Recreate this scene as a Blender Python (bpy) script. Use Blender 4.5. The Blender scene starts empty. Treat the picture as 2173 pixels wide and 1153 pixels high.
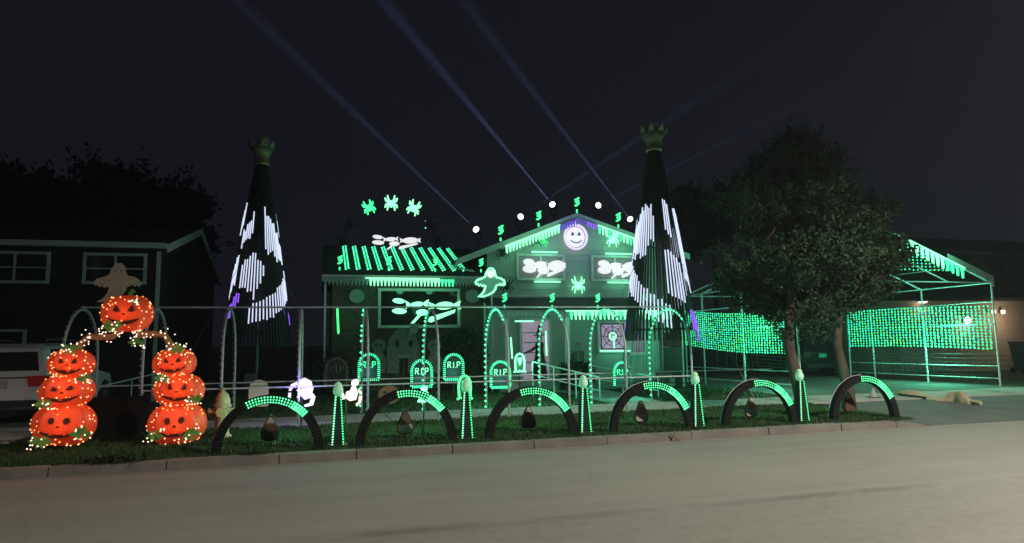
import bpy, math, random
import numpy as np
random.seed(7); rng = np.random.default_rng(7)
S = bpy.context.scene; COL = S.collection
V = lambda *a: np.array(a, dtype=float)

# ------------------------------------------------------------------ camera
F = 1450.0; YAW = math.radians(15.7); PIT = math.atan(158.5 / F); ROLL = 0.0155; CAMH = 1.65
fwd = V(math.sin(YAW)*math.cos(PIT), math.cos(YAW)*math.cos(PIT), math.sin(PIT))
Rt = V(math.cos(YAW), -math.sin(YAW), 0); Up = np.cross(Rt, fwd)
rc = math.cos(ROLL)*Rt - math.sin(ROLL)*Up; uc = math.cos(ROLL)*Up + math.sin(ROLL)*Rt
cam = bpy.data.cameras.new('camera'); cam.sensor_width = 36; cam.lens = 36*F/2173; cam.clip_end = 1500; cam.clip_start = .05
co = bpy.data.objects.new('camera', cam); COL.objects.link(co); S.camera = co
from mathutils import Matrix, Vector
co.matrix_world = Matrix(((rc[0], uc[0], -fwd[0], 0), (rc[1], uc[1], -fwd[1], 0), (rc[2], uc[2], -fwd[2], CAMH), (0, 0, 0, 1)))
ORI = V(0, 0, CAMH)
def ray(px, py): return fwd + rc*((px-1086.5)/F) + uc*((576.5-py)/F)
def at(px, py, Y): v = ray(px, py); return ORI + v*(Y/v[1])          # survey: a sighted point on the plane Y
def atx(px, py, X): v = ray(px, py); return ORI + v*(X/v[0])

# ------------------------------------------------------------------ world, exposure
W = bpy.data.worlds.new('World'); S.world = W; W.use_nodes = True
nt = W.node_tree; nt.nodes.clear()
wo = nt.nodes.new('ShaderNodeOutputWorld'); bg = nt.nodes.new('ShaderNodeBackground')
sky = nt.nodes.new('ShaderNodeTexSky'); sky.sky_type = 'NISHITA'; sky.sun_disc = False
sky.sun_elevation = math.radians(-8); sky.sun_rotation = math.radians(200); sky.air_density = 1.5; sky.dust_density = 3
mx = nt.nodes.new('ShaderNodeMix'); mx.data_type = 'RGBA'; mx.blend_type = 'ADD'; mx.inputs[0].default_value = 1
mx.inputs[7].default_value = (.122, .121, .195, 1)                    # town glow on a cloudy night sky
nt.links.new(sky.outputs[0], mx.inputs[6]); nt.links.new(mx.outputs[2], bg.inputs[0])
bg.inputs[1].default_value = .052
nt.links.new(bg.outputs[0], wo.inputs[0])
S.view_settings.view_transform = 'Standard'; S.view_settings.look = 'None'; S.view_settings.exposure = 0; S.view_settings.gamma = 1
S.cycles.use_denoising = True
try: S.cycles.denoiser = 'OPENIMAGEDENOISE'; S.cycles.denoising_input_passes = 'RGB_ALBEDO_NORMAL'
except Exception: pass
S.cycles.max_bounces = 5; S.cycles.diffuse_bounces = 2; S.cycles.glossy_bounces = 2; S.cycles.volume_bounces = 0
S.cycles.transparent_max_bounces = 6; S.cycles.caustics_reflective = False; S.cycles.caustics_refractive = False
S.cycles.sample_clamp_indirect = 2.0; S.cycles.use_light_tree = True

# ------------------------------------------------------------------ materials
def lin(r, g, b): return tuple(((c/255+.055)/1.055)**2.4 if c > 10 else c/255/12.92 for c in (r, g, b))
def mat(name, col, rough=.7, metal=0, var=.25, scale=6., bump=0., bscale=40., spec=.4, stretch=None):
    m = bpy.data.materials.new(name); m.use_nodes = True; t = m.node_tree; b = t.nodes['Principled BSDF']
    b.inputs['Roughness'].default_value = rough; b.inputs['Metallic'].default_value = metal
    b.inputs['Specular IOR Level'].default_value = spec
    tc = t.nodes.new('ShaderNodeTexCoord'); vec = tc.outputs['Object']
    if stretch:
        mp = t.nodes.new('ShaderNodeMapping'); mp.inputs['Scale'].default_value = stretch
        t.links.new(vec, mp.inputs[0]); vec = mp.outputs[0]
    n = t.nodes.new('ShaderNodeTexNoise'); n.inputs['Scale'].default_value = scale; n.inputs['Detail'].default_value = 5
    t.links.new(vec, n.inputs['Vector'])
    r = t.nodes.new('ShaderNodeValToRGB'); r.color_ramp.elements[0].position = .3; r.color_ramp.elements[1].position = .72
    r.color_ramp.elements[0].color = (*[c*(1-var) for c in col], 1); r.color_ramp.elements[1].color = (*[min(1, c*(1+var)) for c in col], 1)
    t.links.new(n.outputs[0], r.inputs[0]); t.links.new(r.outputs[0], b.inputs['Base Color'])
    if bump:
        n2 = t.nodes.new('ShaderNodeTexNoise'); n2.inputs['Scale'].default_value = bscale; n2.inputs['Detail'].default_value = 4
        t.links.new(vec, n2.inputs['Vector'])
        bp = t.nodes.new('ShaderNodeBump'); bp.inputs['Strength'].default_value = bump; bp.inputs['Distance'].default_value = .02
        t.links.new(n2.outputs[0], bp.inputs['Height']); t.links.new(bp.outputs[0], b.inputs['Normal'])
    return m
def emat(name, col, strength, sampled=False, base=None, vary=None):
    m = bpy.data.materials.new(name); m.use_nodes = True; t = m.node_tree; b = t.nodes['Principled BSDF']
    b.inputs['Base Color'].default_value = (*(base or [c*.5 for c in col]), 1); b.inputs['Roughness'].default_value = .5
    b.inputs['Emission Color'].default_value = (*col, 1); b.inputs['Emission Strength'].default_value = strength
    if vary:                                                            # bulbs of one string differ a little in hue
        g = t.nodes.new('ShaderNodeNewGeometry'); r = t.nodes.new('ShaderNodeValToRGB')
        while len(r.color_ramp.elements) < len(vary): r.color_ramp.elements.new(.5)
        for i, c in enumerate(vary):
            r.color_ramp.elements[i].position = i/(len(vary)-1); r.color_ramp.elements[i].color = (*c, 1)
        t.links.new(g.outputs['Random Per Island'], r.inputs[0]); t.links.new(r.outputs[0], b.inputs['Emission Color'])
    m.cycles.emission_sampling = 'AUTO' if sampled else 'NONE'
    return m

MINT = (.055, 1, .29); MINTW = (.27, 1, .50); TEAL = (.03, .9, .5)
M = dict(
    asphalt=None, kerb=mat('kerb_concrete', (.135, .125, .108), .9, 0, .22, 3, .3), walk=mat('walk_concrete', (.30, .28, .26), .9, 0, .18, 2, .25),
    drive=mat('drive_asphalt', (.085, .085, .08), .9, 0, .2, 1.2, .25), soil=mat('soil', (.018, .026, .014), .95, 0, .4, 5, .4),
    lawn=mat('lawn_turf', (.040, .070, .026), .95, 0, .4, 3, .6), earth=mat('earth', (.05, .05, .04), .95),
    siding=mat('pale_siding', (.42, .42, .40), .75, 0, .06, 1.5), trim=mat('white_trim', (.62, .62, .60), .6, 0, .06),
    shingle=mat('roof_shingle', (.035, .035, .038), .9, 0, .35, 10, .5, 30), brick=mat('dark_brick', (.13, .085, .065), .9, 0, .3, 8, .4, 30),
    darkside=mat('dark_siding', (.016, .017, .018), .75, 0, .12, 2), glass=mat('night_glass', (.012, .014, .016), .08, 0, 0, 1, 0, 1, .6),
    pipe=mat('white_pipe', (.42, .42, .44), .45, 0, .15, 20), black=mat('black_plastic', (.012, .012, .013), .6), wire=mat('black_wire', (.012, .014, .013), .6),
    bark=mat('bark', (.06, .044, .035), .95, 0, .4, 8, .8, 18, .2, (1, 1, .25)), leafmetal=mat('dull_gold', (.30, .25, .15), .5, .3, .3, 8),
    hydrant=mat('hydrant_paint', (.46, .39, .22), .5, 0, .25, 9, .2), carwhite=mat('white_car_paint', (.55, .56, .57), .25, 0, .02, 1, 0, 1, .6),
    rubber=mat('rubber', (.015, .015, .015), .9), chrome=mat('rim_metal', (.4, .4, .42), .3, .9), redlamp=mat('red_lens', (.50, .03, .025), .15, 0, .2, 30, 0, 1, .7),
    plank=mat('beige_board', (.80, .62, .52), .8, 0, .1, 5), plaque=mat('grey_board', (.34, .35, .34), .8, 0, .1, 4), stone=mat('grey_foam_stone', (.20, .20, .19), .9, 0, .3, 8, .4),
    tarp=mat('beige_cloth', (.34, .28, .18), .85, 0, .25, 5, .4, 12), ccorn_o=mat('candy_orange', (.26, .11, .055), .7, 0, .15), ccorn_w=mat('candy_white', (.30, .26, .22), .7, 0, .12),
    ccorn_d=mat('candy_brown', (.07, .035, .02), .7, 0, .15), pumpkin_d=mat('dull_pumpkin', (.22, .12, .07), .8), hedge=mat('hedge_leaf', (.03, .055, .022), .8, 0, .4, 9), wood=mat('wood', (.16, .10, .06), .8),
    bin=mat('bin_plastic', (.03, .035, .035), .5), door=mat('door_paint', (.55, .50, .52), .6, 0, .1), cloth=mat('curtain', (.45, .38, .40), .9, 0, .2, 4, 0, 1, .3, (6, 6, .3)),
    grey=mat('grey_metal', (.16, .16, .17), .45, .6), beigewall=mat('beige_siding', (.42, .35, .28), .8, 0, .06), vine=mat('vine_wood', (.30, .17, .09), .8, 0, .3, 20), carblack=mat('black_car_paint', (.012, .013, .014), .2, 0, 0, 1, 0, 1, .6),
    void=mat('black_cloth', (.004, .004, .004), .95), blind=mat('window_blind', (.30, .31, .31), .8, 0, .08, 3, 0, 1, .3, (.3, .3, 14)), rock=mat('ring_black', (.008, .008, .008), .8, 0, .4, 40, .3, 40, .08))
E_ = dict(
    mint=emat('mint_led', MINT, 1.9), mintw=emat('mint_white_led', MINTW, 1.7), teal=emat('teal_bulb', MINT, 2.0, vary=[(.03, .8, .42), (.10, 1, .45), (.02, .85, .27)]),
    net=emat('net_bulb', MINT, 1.6, vary=[(.01, .55, .62), (.02, .75, .34), (.06, .85, .5), (.01, .6, .28), (.10, .8, .12), (.02, .7, .45), (.02, .5, .5)]),
    green=emat('green_led', lin(60, 235, 120), 1.4), white=emat('white_led', lin(235, 235, 245), 1.15, vary=[lin(205, 215, 245), lin(240, 235, 240), lin(190, 205, 240), lin(230, 222, 235)]), candy=emat('candy_white', lin(232, 228, 232), 1.0),
    arch=emat('arch_led', MINT, 1.8, vary=[(.04, .8, .3), (.2, 1, .5), (.03, .75, .22)]), ghostg=emat('ghost_green', (.12, 1, .30), 1.0), globe=emat('globe_led_spill', (.10, .7, .30), .3, base=(.4, .55, .45)),
    violet=emat('violet_led', lin(140, 85, 235), 1.4), lilac=emat('lilac_white', lin(225, 205, 235), 1.0), warm=emat('warm_bulb', lin(255, 205, 130), 1.5, vary=[lin(255, 180, 80), lin(255, 215, 150), lin(255, 160, 70), lin(255, 225, 180)]),
    warmw=emat('warm_white_bulb', lin(255, 230, 205), 1.6), lens=emat('beam_lens', lin(250, 245, 255), 2.5), room=emat('room_glow', lin(190, 160, 200), .55), doorglow=emat('porch_light_on_door', lin(185, 160, 185), .5),
    lamp=emat('lamp_glass', lin(255, 240, 215), 3.0), orange=emat('pumpkin_glow', lin(210, 58, 28), .26, base=lin(222, 78, 36)), red=emat('red_glow', lin(120, 20, 15), .4),
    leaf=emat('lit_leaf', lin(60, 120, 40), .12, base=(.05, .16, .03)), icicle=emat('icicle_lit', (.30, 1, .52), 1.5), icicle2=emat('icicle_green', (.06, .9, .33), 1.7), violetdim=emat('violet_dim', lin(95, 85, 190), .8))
# ------------------------------------------------------------------ mesh helpers
ORG = {}
class MB:
    def __init__(s): s.v = []; s.f = []
    def add(s, vs, fs):
        n = len(s.v); s.v += [tuple(map(float, p)) for p in vs]; s.f += [tuple(i+n for i in f) for f in fs]; return s
    def box(s, c, d, rz=0):
        x, y, z = [q/2 for q in d]; c = V(*c); ca, sa = math.cos(rz), math.sin(rz); P = []
        for a, b, e in ((-x,-y,-z),(x,-y,-z),(x,y,-z),(-x,y,-z),(-x,-y,z),(x,-y,z),(x,y,z),(-x,y,z)): P.append(c+V(a*ca-b*sa, a*sa+b*ca, e))
        return s.add(P, [(0,3,2,1),(4,5,6,7),(0,1,5,4),(1,2,6,5),(2,3,7,6),(3,0,4,7)])
    def hexa(s, P): return s.add(P, [(0,3,2,1),(4,5,6,7),(0,1,5,4),(1,2,6,5),(2,3,7,6),(3,0,4,7)])
    def span(s, a, b):
        a = V(*a); b = V(*b); return s.box((a+b)/2, np.abs(b-a))
    def tube(s, path, r, n=6, close=False, cap=True):
        path = [V(*p) for p in path]; m = len(path); rs = r if hasattr(r, '__len__') else [r]*m; base = len(s.v)
        prev = None
        for i, p in enumerate(path):
            if close: t = path[(i+1) % m]-path[i-1]
            else: t = path[min(i+1, m-1)]-path[max(i-1, 0)]
            t = t/(np.linalg.norm(t)+1e-9)
            if prev is None:
                a = V(0, 0, 1) if abs(t[2]) < .9 else V(1, 0, 0); u = np.cross(t, a)
            else: u = prev-t*np.dot(prev, t)
            u /= np.linalg.norm(u)+1e-9; w = np.cross(t, u); prev = u
            for k in range(n):
                q = 2*math.pi*k/n; s.v.append(tuple(p+rs[i]*(u*math.cos(q)+w*math.sin(q))))
        for i in range(m if close else m-1):
            for k in range(n):
                j = (i+1) % m; s.f.append((base+i*n+k, base+i*n+(k+1) % n, base+j*n+(k+1) % n, base+j*n+k))
        if cap and not close:
            s.f.append(tuple(base+k for k in range(n))[::-1]); s.f.append(tuple(base+(m-1)*n+k for k in range(n)))
        return s
    def bar(s, a, b, r, n=6): return s.tube([a, b], r, n)
    def bulb(s, c, r):
        c = V(*c); return s.add([c+V(r,0,0), c-V(r,0,0), c+V(0,r,0), c-V(0,r,0), c+V(0,0,r), c-V(0,0,r)],
            [(0,2,4),(2,1,4),(1,3,4),(3,0,4),(2,0,5),(1,2,5),(3,1,5),(0,3,5)])
    def shape(s, pts, o, th, ux=(1,0,0), uz=(0,0,1)):                     # flat outline given a real thickness
        o = V(*o); ux = V(*ux); uz = V(*uz); nn = np.cross(ux, uz); nn = nn/np.linalg.norm(nn); n = len(pts)
        A = [o+ux*p[0]+uz*p[1]+nn*th/2 for p in pts]; B = [a-nn*th for a in A]
        area = sum(pts[i][0]*pts[(i+1) % n][1]-pts[(i+1) % n][0]*pts[i][1] for i in range(n))
        fr = list(range(n)) if area > 0 else list(range(n))[::-1]
        s.add(A+B, [tuple(fr), tuple(i+n for i in fr[::-1])]+[(fr[(i+1) % n], fr[i], fr[i]+n, fr[(i+1) % n]+n) for i in range(n)]); return s
    def lathe(s, prof, c, n=16):
        c = V(*c); b = len(s.v); m = len(prof)
        for r, z in prof:
            for k in range(n): q = 2*math.pi*k/n; s.v.append(tuple(c+V(r*math.cos(q), r*math.sin(q), z)))
        for i in range(m-1):
            for k in range(n): s.f.append((b+i*n+k, b+i*n+(k+1) % n, b+(i+1)*n+(k+1) % n, b+(i+1)*n+k))
        s.f.append(tuple(b+k for k in range(n))[::-1]); s.f.append(tuple(b+(m-1)*n+k for k in range(n))); return s
    def build(s, name, m, parent=None, kind=None, smooth=False):
        me = bpy.data.meshes.new(name); o0 = ORG.get(parent.name, V(0,0,0)) if parent else V(0,0,0)
        me.from_pydata([(a-o0[0], b-o0[1], c-o0[2]) for a, b, c in s.v], [], s.f)
        if smooth: me.polygons.foreach_set('use_smooth', [True]*len(me.polygons))
        me.materials.append(m); o = bpy.data.objects.new(name, me); COL.objects.link(o)
        if parent: o.parent = parent
        ORG[o.name] = o0
        if kind: o['kind'] = kind
        return o
def root(name, label, cat, loc, group=None):
    o = bpy.data.objects.new(name, None); COL.objects.link(o); o.empty_display_size = .2
    o.location = [float(q) for q in loc]; ORG[o.name] = V(*loc); o['label'] = label; o['category'] = cat
    if group: o['group'] = group
    return o
def piece(src, parent, loc):                                             # a like piece that shares its mesh
    o = src.copy(); COL.objects.link(o); o.parent = parent
    o.location = [float(q) for q in (V(*loc)-ORG[parent.name])]; ORG[o.name] = ORG[parent.name]; return o
def light(loc, power, col, parent=None, r=.15, name='glow_light'):
    l = bpy.data.lights.new(name, 'POINT'); l.energy = power*(GAIN if loc[1] < 19 else HGAIN); l.color = col; l.shadow_soft_size = r
    o = bpy.data.objects.new(name, l); COL.objects.link(o); o.location = [float(q) for q in loc]
    if parent: o.parent = parent; o.location = [float(q) for q in (V(*loc)-ORG[parent.name])]
    return o
GAIN = 3.3; HGAIN = .35
ORD = ['first', 'second', 'third', 'fourth', 'fifth', 'sixth', 'seventh', 'eighth', 'ninth', 'tenth', 'eleventh', 'twelfth']
LG = (.14, 1, .55); LW = (.85, .88, 1); LV = (.35, .22, 1)
def struct(o): o['kind'] = 'structure'; return o
def ell(cx, cy, a, b, n=18, t=0):
    return [(cx+a*math.cos(q)*math.cos(t)-b*math.sin(q)*math.sin(t), cy+a*math.cos(q)*math.sin(t)+b*math.sin(q)*math.cos(t)) for q in [2*math.pi*k/n for k in range(n)]]
def gz(Y):
    if Y < 10.9: return .13
    if Y < 14: return .13+(Y-10.9)/3.1*.07
    if Y < 15.6: return .2+(Y-14)/1.6*.02
    return .22+min(1, (Y-15.6)/6.4)*.13

# ------------------------------------------------------------------ the setting
def road_mat():
    m = mat('street_concrete', (.205, .202, .178), .85, 0, .07, .35, .45, 90)
    t = m.node_tree; b = t.nodes['Principled BSDF']; src = b.inputs['Base Color'].links[0].from_socket
    tc = t.nodes.new('ShaderNodeTexCoord'); sx = t.nodes.new('ShaderNodeSeparateXYZ'); t.links.new(tc.outputs['Object'], sx.inputs[0])
    n = t.nodes.new('ShaderNodeTexNoise'); n.inputs['Scale'].default_value = 1.6; n.inputs['Detail'].default_value = 6; t.links.new(tc.outputs['Object'], n.inputs['Vector'])
    def math_(op, a, bb):
        q = t.nodes.new('ShaderNodeMath'); q.operation = op
        for i, x in enumerate((a, bb)):
            if isinstance(x, (int, float)): q.inputs[i].default_value = x
            else: t.links.new(x, q.inputs[i])
        return q.outputs[0]
    d = math_('ABSOLUTE', math_('SUBTRACT', math_('ADD', sx.outputs[1], math_('MULTIPLY', n.outputs[0], .22)), 6.55), 0)
    line = t.nodes.new('ShaderNodeMapRange'); line.inputs[1].default_value = 0; line.inputs[2].default_value = .16; line.inputs[3].default_value = .6; line.inputs[4].default_value = 0
    t.links.new(d, line.inputs[0])
    n3 = t.nodes.new('ShaderNodeTexNoise'); n3.inputs['Scale'].default_value = .9; n3.inputs['Detail'].default_value = 3; t.links.new(tc.outputs['Object'], n3.inputs['Vector'])
    keep = t.nodes.new('ShaderNodeMapRange'); keep.inputs[1].default_value = .38; keep.inputs[2].default_value = .6; t.links.new(n3.outputs[0], keep.inputs[0])
    fac = math_('MULTIPLY', line.outputs[0], keep.outputs[0])
    mixn = t.nodes.new('ShaderNodeMix'); mixn.data_type = 'RGBA'; mixn.inputs[7].default_value = (.07, .065, .06, 1)
    t.links.new(fac, mixn.inputs[0]); t.links.new(src, mixn.inputs[6])
    # older, coarser concrete on the near lane
    n4 = t.nodes.new('ShaderNodeTexNoise'); n4.inputs['Scale'].default_value = 9; n4.inputs['Detail'].default_value = 8; t.links.new(tc.outputs['Object'], n4.inputs['Vector'])
    gr = t.nodes.new('ShaderNodeMapRange'); gr.inputs[1].default_value = .35; gr.inputs[2].default_value = .7; gr.inputs[3].default_value = .87; gr.inputs[4].default_value = 1.0; t.links.new(n4.outputs[0], gr.inputs[0])
    side = t.nodes.new('ShaderNodeMapRange'); side.inputs[1].default_value = 6.35; side.inputs[2].default_value = 6.5; side.inputs[3].default_value = 1; side.inputs[4].default_value = 0; t.links.new(sx.outputs[1], side.inputs[0])
    g2 = math_('ADD', 1, math_('MULTIPLY', side.outputs[0], math_('SUBTRACT', gr.outputs[0], 1)))
    mul = t.nodes.new('ShaderNodeMix'); mul.data_type = 'RGBA'; mul.blend_type = 'MULTIPLY'; mul.inputs[0].default_value = 1
    cmb = t.nodes.new('ShaderNodeCombineXYZ')
    for i in range(3): t.links.new(g2, cmb.inputs[i])
    mp = t.nodes.new('ShaderNodeMapping'); mp.inputs['Scale'].default_value = (.12, 1.5, 1); t.links.new(tc.outputs['Object'], mp.inputs[0])
    n5 = t.nodes.new('ShaderNodeTexNoise'); n5.inputs['Scale'].default_value = 1.2; n5.inputs['Detail'].default_value = 4; t.links.new(mp.outputs[0], n5.inputs['Vector'])
    sk = t.nodes.new('ShaderNodeMapRange'); sk.inputs[1].default_value = .35; sk.inputs[2].default_value = .65; sk.inputs[3].default_value = .93; sk.inputs[4].default_value = 1.05; t.links.new(n5.outputs[0], sk.inputs[0])
    n6 = t.nodes.new('ShaderNodeTexNoise'); n6.inputs['Scale'].default_value = 2.2; t.links.new(tc.outputs['Object'], n6.inputs['Vector'])
    av = t.nodes.new('ShaderNodeVectorMath'); av.operation = 'MULTIPLY_ADD'; av.inputs[1].default_value = (.5, .5, 0); t.links.new(n6.outputs[1], av.inputs[0]); t.links.new(tc.outputs['Object'], av.inputs[2])
    vo = t.nodes.new('ShaderNodeTexVoronoi'); vo.feature = 'DISTANCE_TO_EDGE'; vo.inputs['Scale'].default_value = .22; t.links.new(av.outputs[0], vo.inputs['Vector'])
    ck = t.nodes.new('ShaderNodeMapRange'); ck.inputs[1].default_value = .0012; ck.inputs[2].default_value = .0042; ck.inputs[3].default_value = .90; ck.inputs[4].default_value = 1; t.links.new(vo.outputs[0], ck.inputs[0])
    g2 = math_('MULTIPLY', math_('MULTIPLY', g2, sk.outputs[0]), ck.outputs[0])
    for i in range(3): t.links.new(g2, cmb.inputs[i])
    t.links.new(mixn.outputs[2], mul.inputs[6]); t.links.new(cmb.outputs[0], mul.inputs[7]); t.links.new(mul.outputs[2], b.inputs['Base Color'])
    return m
def sheet(name, x0, x1, y0, y1, z0, z1, m, nx=1, ny=1, parent=None):
    b = MB(); vs = []; fs = []
    for j in range(ny+1):
        for i in range(nx+1): vs.append((x0+(x1-x0)*i/nx, y0+(y1-y0)*j/ny, z0+(z1-z0)*j/ny))
    for j in range(ny):
        for i in range(nx): a = j*(nx+1)+i; fs.append((a, a+1, a+nx+2, a+nx+1))
    return b.add(vs, fs).build(name, m, parent)
struct(sheet('ground', -120, 160, -60, 160, -.03, -.03, M['earth']))
struct(sheet('street', -90, 110, -1.2, 10.76, 0, 0, road_mat()))
struct(sheet('verge', -4.95, 11.15, 10.9, 14.02, .118, .188, M['soil'], 24, 8))
struct(sheet('front_lawn', -3.55, 12.1, 15.58, 24, .205, .34, M['lawn'], 24, 10))
struct(sheet('far_lawn', 20.6, 60, 10.9, 40, .10, .12, M['lawn'], 8, 8))
# kerb of stones with joints
kerb = struct(MB().span((-60, 10.79, -.02), (11.0, 10.92, .06)).build('kerb', M['kerb']))
xs = [-4.9, -3.5, -2.05, -.55, .55, 2.02, 3.35, 4.62, 6.2, 7.75, 9.3, 10.55]
for i in range(len(xs)-1):
    a, b_ = xs[i]+.008, xs[i+1]-.008; dy = rng.uniform(-.012, .012); dz = rng.uniform(-.008, .006)
    MB().hexa([(a,10.75+dy,-.02),(b_,10.75+dy,-.02),(b_,10.93,-.02),(a,10.93,-.02),(a,10.765+dy,.12+dz),(b_,10.765+dy,.12+dz),(b_,10.93,.13+dz),(a,10.93,.13+dz)]).build('kerb_stone', M['kerb'], kerb)
MB().hexa([(10.558,10.75,-.02),(11.3,10.75,-.02),(11.3,10.93,-.02),(10.558,10.93,-.02),(10.558,10.765,.12),(11.3,10.765,.012),(11.3,10.93,.02),(10.558,10.93,.13)]).build('kerb_stone', M['kerb'], kerb)
# sidewalk slabs
walk = struct(sheet('sidewalk', -60, 80, 13.98, 15.62, .165, .185, M['soil']))
for i in range(18):
    x0 = -6.1+i*1.5; z = rng.uniform(-.006, .008)
    MB().hexa([(x0+.01,14,.1),(x0+1.49,14,.1),(x0+1.49,15.6,.1),(x0+.01,15.6,.1),(x0+.01,14,.2+z),(x0+1.49,14,.2+z),(x0+1.49,15.6,.22+z),(x0+.01,15.6,.22+z)]).build('slab', M['walk'], walk)
# driveways
dr = struct(MB().hexa([(11.15,10.76,-.02),(24,10.76,-.02),(20.5,13.98,-.02),(11.5,13.98,-.02),(11.15,10.76,.012),(24,10.76,.012),(20.5,13.98,.17),(11.5,13.98,.17)]).build('driveway', M['drive']))
for j in range(5):
    for k in range(3):
        x0 = 12.0+k*2.75; y0 = 15.64+j*2.6
        MB().span((x0, y0, .05), (x0+2.73, y0+2.58, .215+.004*j+rng.uniform(0, .006))).build('slab', M['drive'], dr)
dl = struct(MB().hexa([(-9.6,10.76,-.02),(-5.0,10.76,-.02),(-5.3,13.98,-.02),(-9,13.98,-.02),(-9.6,10.76,.012),(-5.0,10.76,.012),(-5.3,13.98,.17),(-9,13.98,.17)]).build('side_driveway', M['drive']))
for j in range(3):
    for k in range(2): MB().span((-9+k*2.72, 15.64+j*2.3, .05), (-9+k*2.72+2.7, 15.64+j*2.3+2.28, .22+rng.uniform(0, .006))).build('slab', M['drive'], dl)
# front path from sidewalk to porch
fp = struct(MB().hexa([(6.9,15.6,.1),(8.2,15.6,.1),(8.3,19.9,.1),(7.0,19.9,.1),(6.9,15.6,.232),(8.2,15.6,.232),(8.3,19.9,.315),(7.0,19.9,.315)]).build('front_path', M['walk']))
# grass
def grass(name, label, n, x0, x1, y0, y1, h, zf, skip=None):
    x = rng.uniform(x0, x1, n); y = rng.uniform(y0, y1, n); 
    keep = np.ones(n, bool) if skip is None else ~skip(x, y)
    x = x[keep]; y = y[keep]; n = len(x)
    z = np.array([zf(q) for q in y])-.02
    pat = .75+.35*np.sin(x*1.7+np.sin(y*2.1)*1.3)*np.sin(y*2.9+x*.6)
    hh = h*rng.uniform(.5, 1.15, n)*pat; a = rng.uniform(0, math.pi, n); w = rng.uniform(.008, .016, n); lx = rng.normal(0, .35, n)*hh; ly = rng.normal(0, .35, n)*hh
    vv = np.empty((n, 3, 3)); vv[:,0] = np.stack([x-np.cos(a)*w, y-np.sin(a)*w, z], 1); vv[:,1] = np.stack([x+np.cos(a)*w, y+np.sin(a)*w, z], 1); vv[:,2] = np.stack([x+lx, y+ly, z+hh+.02], 1)
    o = tri_mesh(name, vv, M['blade']); o['kind'] = 'stuff'; o['label'] = label; o['category'] = 'grass'; return o
def tri_mesh(name, vv, m, parent=None, k=3):
    n = len(vv); me = bpy.data.meshes.new(name); me.vertices.add(n*k); me.vertices.foreach_set('co', vv.reshape(-1)-np.tile(ORG.get(parent.name, V(0,0,0)) if parent else V(0,0,0), n*k))
    me.loops.add(n*k); me.loops.foreach_set('vertex_index', np.arange(n*k)); me.polygons.add(n)
    me.polygons.foreach_set('loop_start', np.arange(n)*k); me.update(calc_edges=True); me.materials.append(m)
    o = bpy.data.objects.new(name, me); COL.objects.link(o)
    if parent: o.parent = parent; ORG[o.name] = ORG[parent.name]
    return o
def leafmat(name, cols, rough=.6):
    m = bpy.data.materials.new(name); m.use_nodes = True; t = m.node_tree; b = t.nodes['Principled BSDF']; b.inputs['Roughness'].default_value = rough; b.inputs['Specular IOR Level'].default_value = .12
    g = t.nodes.new('ShaderNodeNewGeometry'); r = t.nodes.new('ShaderNodeValToRGB')
    while len(r.color_ramp.elements) < len(cols): r.color_ramp.elements.new(.5)
    for i, c in enumerate(cols): r.color_ramp.elements[i].position = i/(len(cols)-1); r.color_ramp.elements[i].color = (*c, 1)
    t.links.new(g.outputs['Random Per Island'], r.inputs[0]); t.links.new(r.outputs[0], b.inputs['Base Color']); return m
M['blade'] = leafmat('grass_blade', [(.018, .046, .014), (.030, .064, .020), (.044, .070, .028), (.024, .056, .016)])
M['leaf'] = leafmat('leaf', [(.012, .036, .017), (.024, .056, .024), (.018, .044, .019), (.034, .068, .032)])
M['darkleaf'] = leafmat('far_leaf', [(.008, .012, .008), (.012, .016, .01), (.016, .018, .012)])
grass('grass', 'short green grass of the verge between kerb and sidewalk', 60000, -4.9, 11.2, 10.93, 14.0, .055, gz)
grass('grass', 'dark grass of the front lawn behind the sidewalk', 26000, -3.5, 12.0, 15.62, 22, .06, gz, lambda x, y: (x > 6.85) & (x < 8.3))

# ------------------------------------------------------------------ houses
def window(parent, x0, x1, z0, z1, Y, name='window', pane=None, mull=1, bar=False, fm='trim', fw=.08):
    b = MB()
    b.span((x0-fw, Y-.07, z1), (x1+fw, Y, z1+fw)).span((x0-fw, Y-.08, z0-fw), (x1+fw, Y, z0))
    b.span((x0-fw, Y-.068, z0), (x0, Y, z1)).span((x1, Y-.068, z0), (x1+fw, Y, z1))
    w = b.build(name, M[fm], parent)
    xsx = [x0+(x1-x0)*i/(mull+1) for i in range(mull+2)]
    for i in range(mull+1):
        a = xsx[i]+(.03 if i else 0); c = xsx[i+1]-(.03 if i < mull else 0)
        MB().span((a, Y-.028, z0), (c, Y-.012, z1)).build('pane', pane or M['glass'], w)
        if i: MB().span((xsx[i]-.03, Y-.055, z0), (xsx[i]+.03, Y, z1)).build('mullion', M[fm], w)
        if bar: MB().span((a, Y-.042, (z0+z1)/2-.018), (c, Y-.028, (z0+z1)/2+.018)).build('sash_bar', M[fm], w)
    return w
def laps(x0, x1, z0, z1, Y, top=None, step=.2):
    b = MB(); z = z0
    while z < z1-.01:
        z2 = min(z+step, z1)
        a0, a1 = (x0, x1) if top is None else top(z)
        c0, c1 = (x0, x1) if top is None else top(z2)
        b.add([(a0, Y-.018, z), (a1, Y-.018, z), (c1, Y-.002, z2), (c0, Y-.002, z2), (a0, Y, z), (a1, Y, z)], [(0,1,2,3), (4,5,1,0)])
        z = z2
    return b
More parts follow.
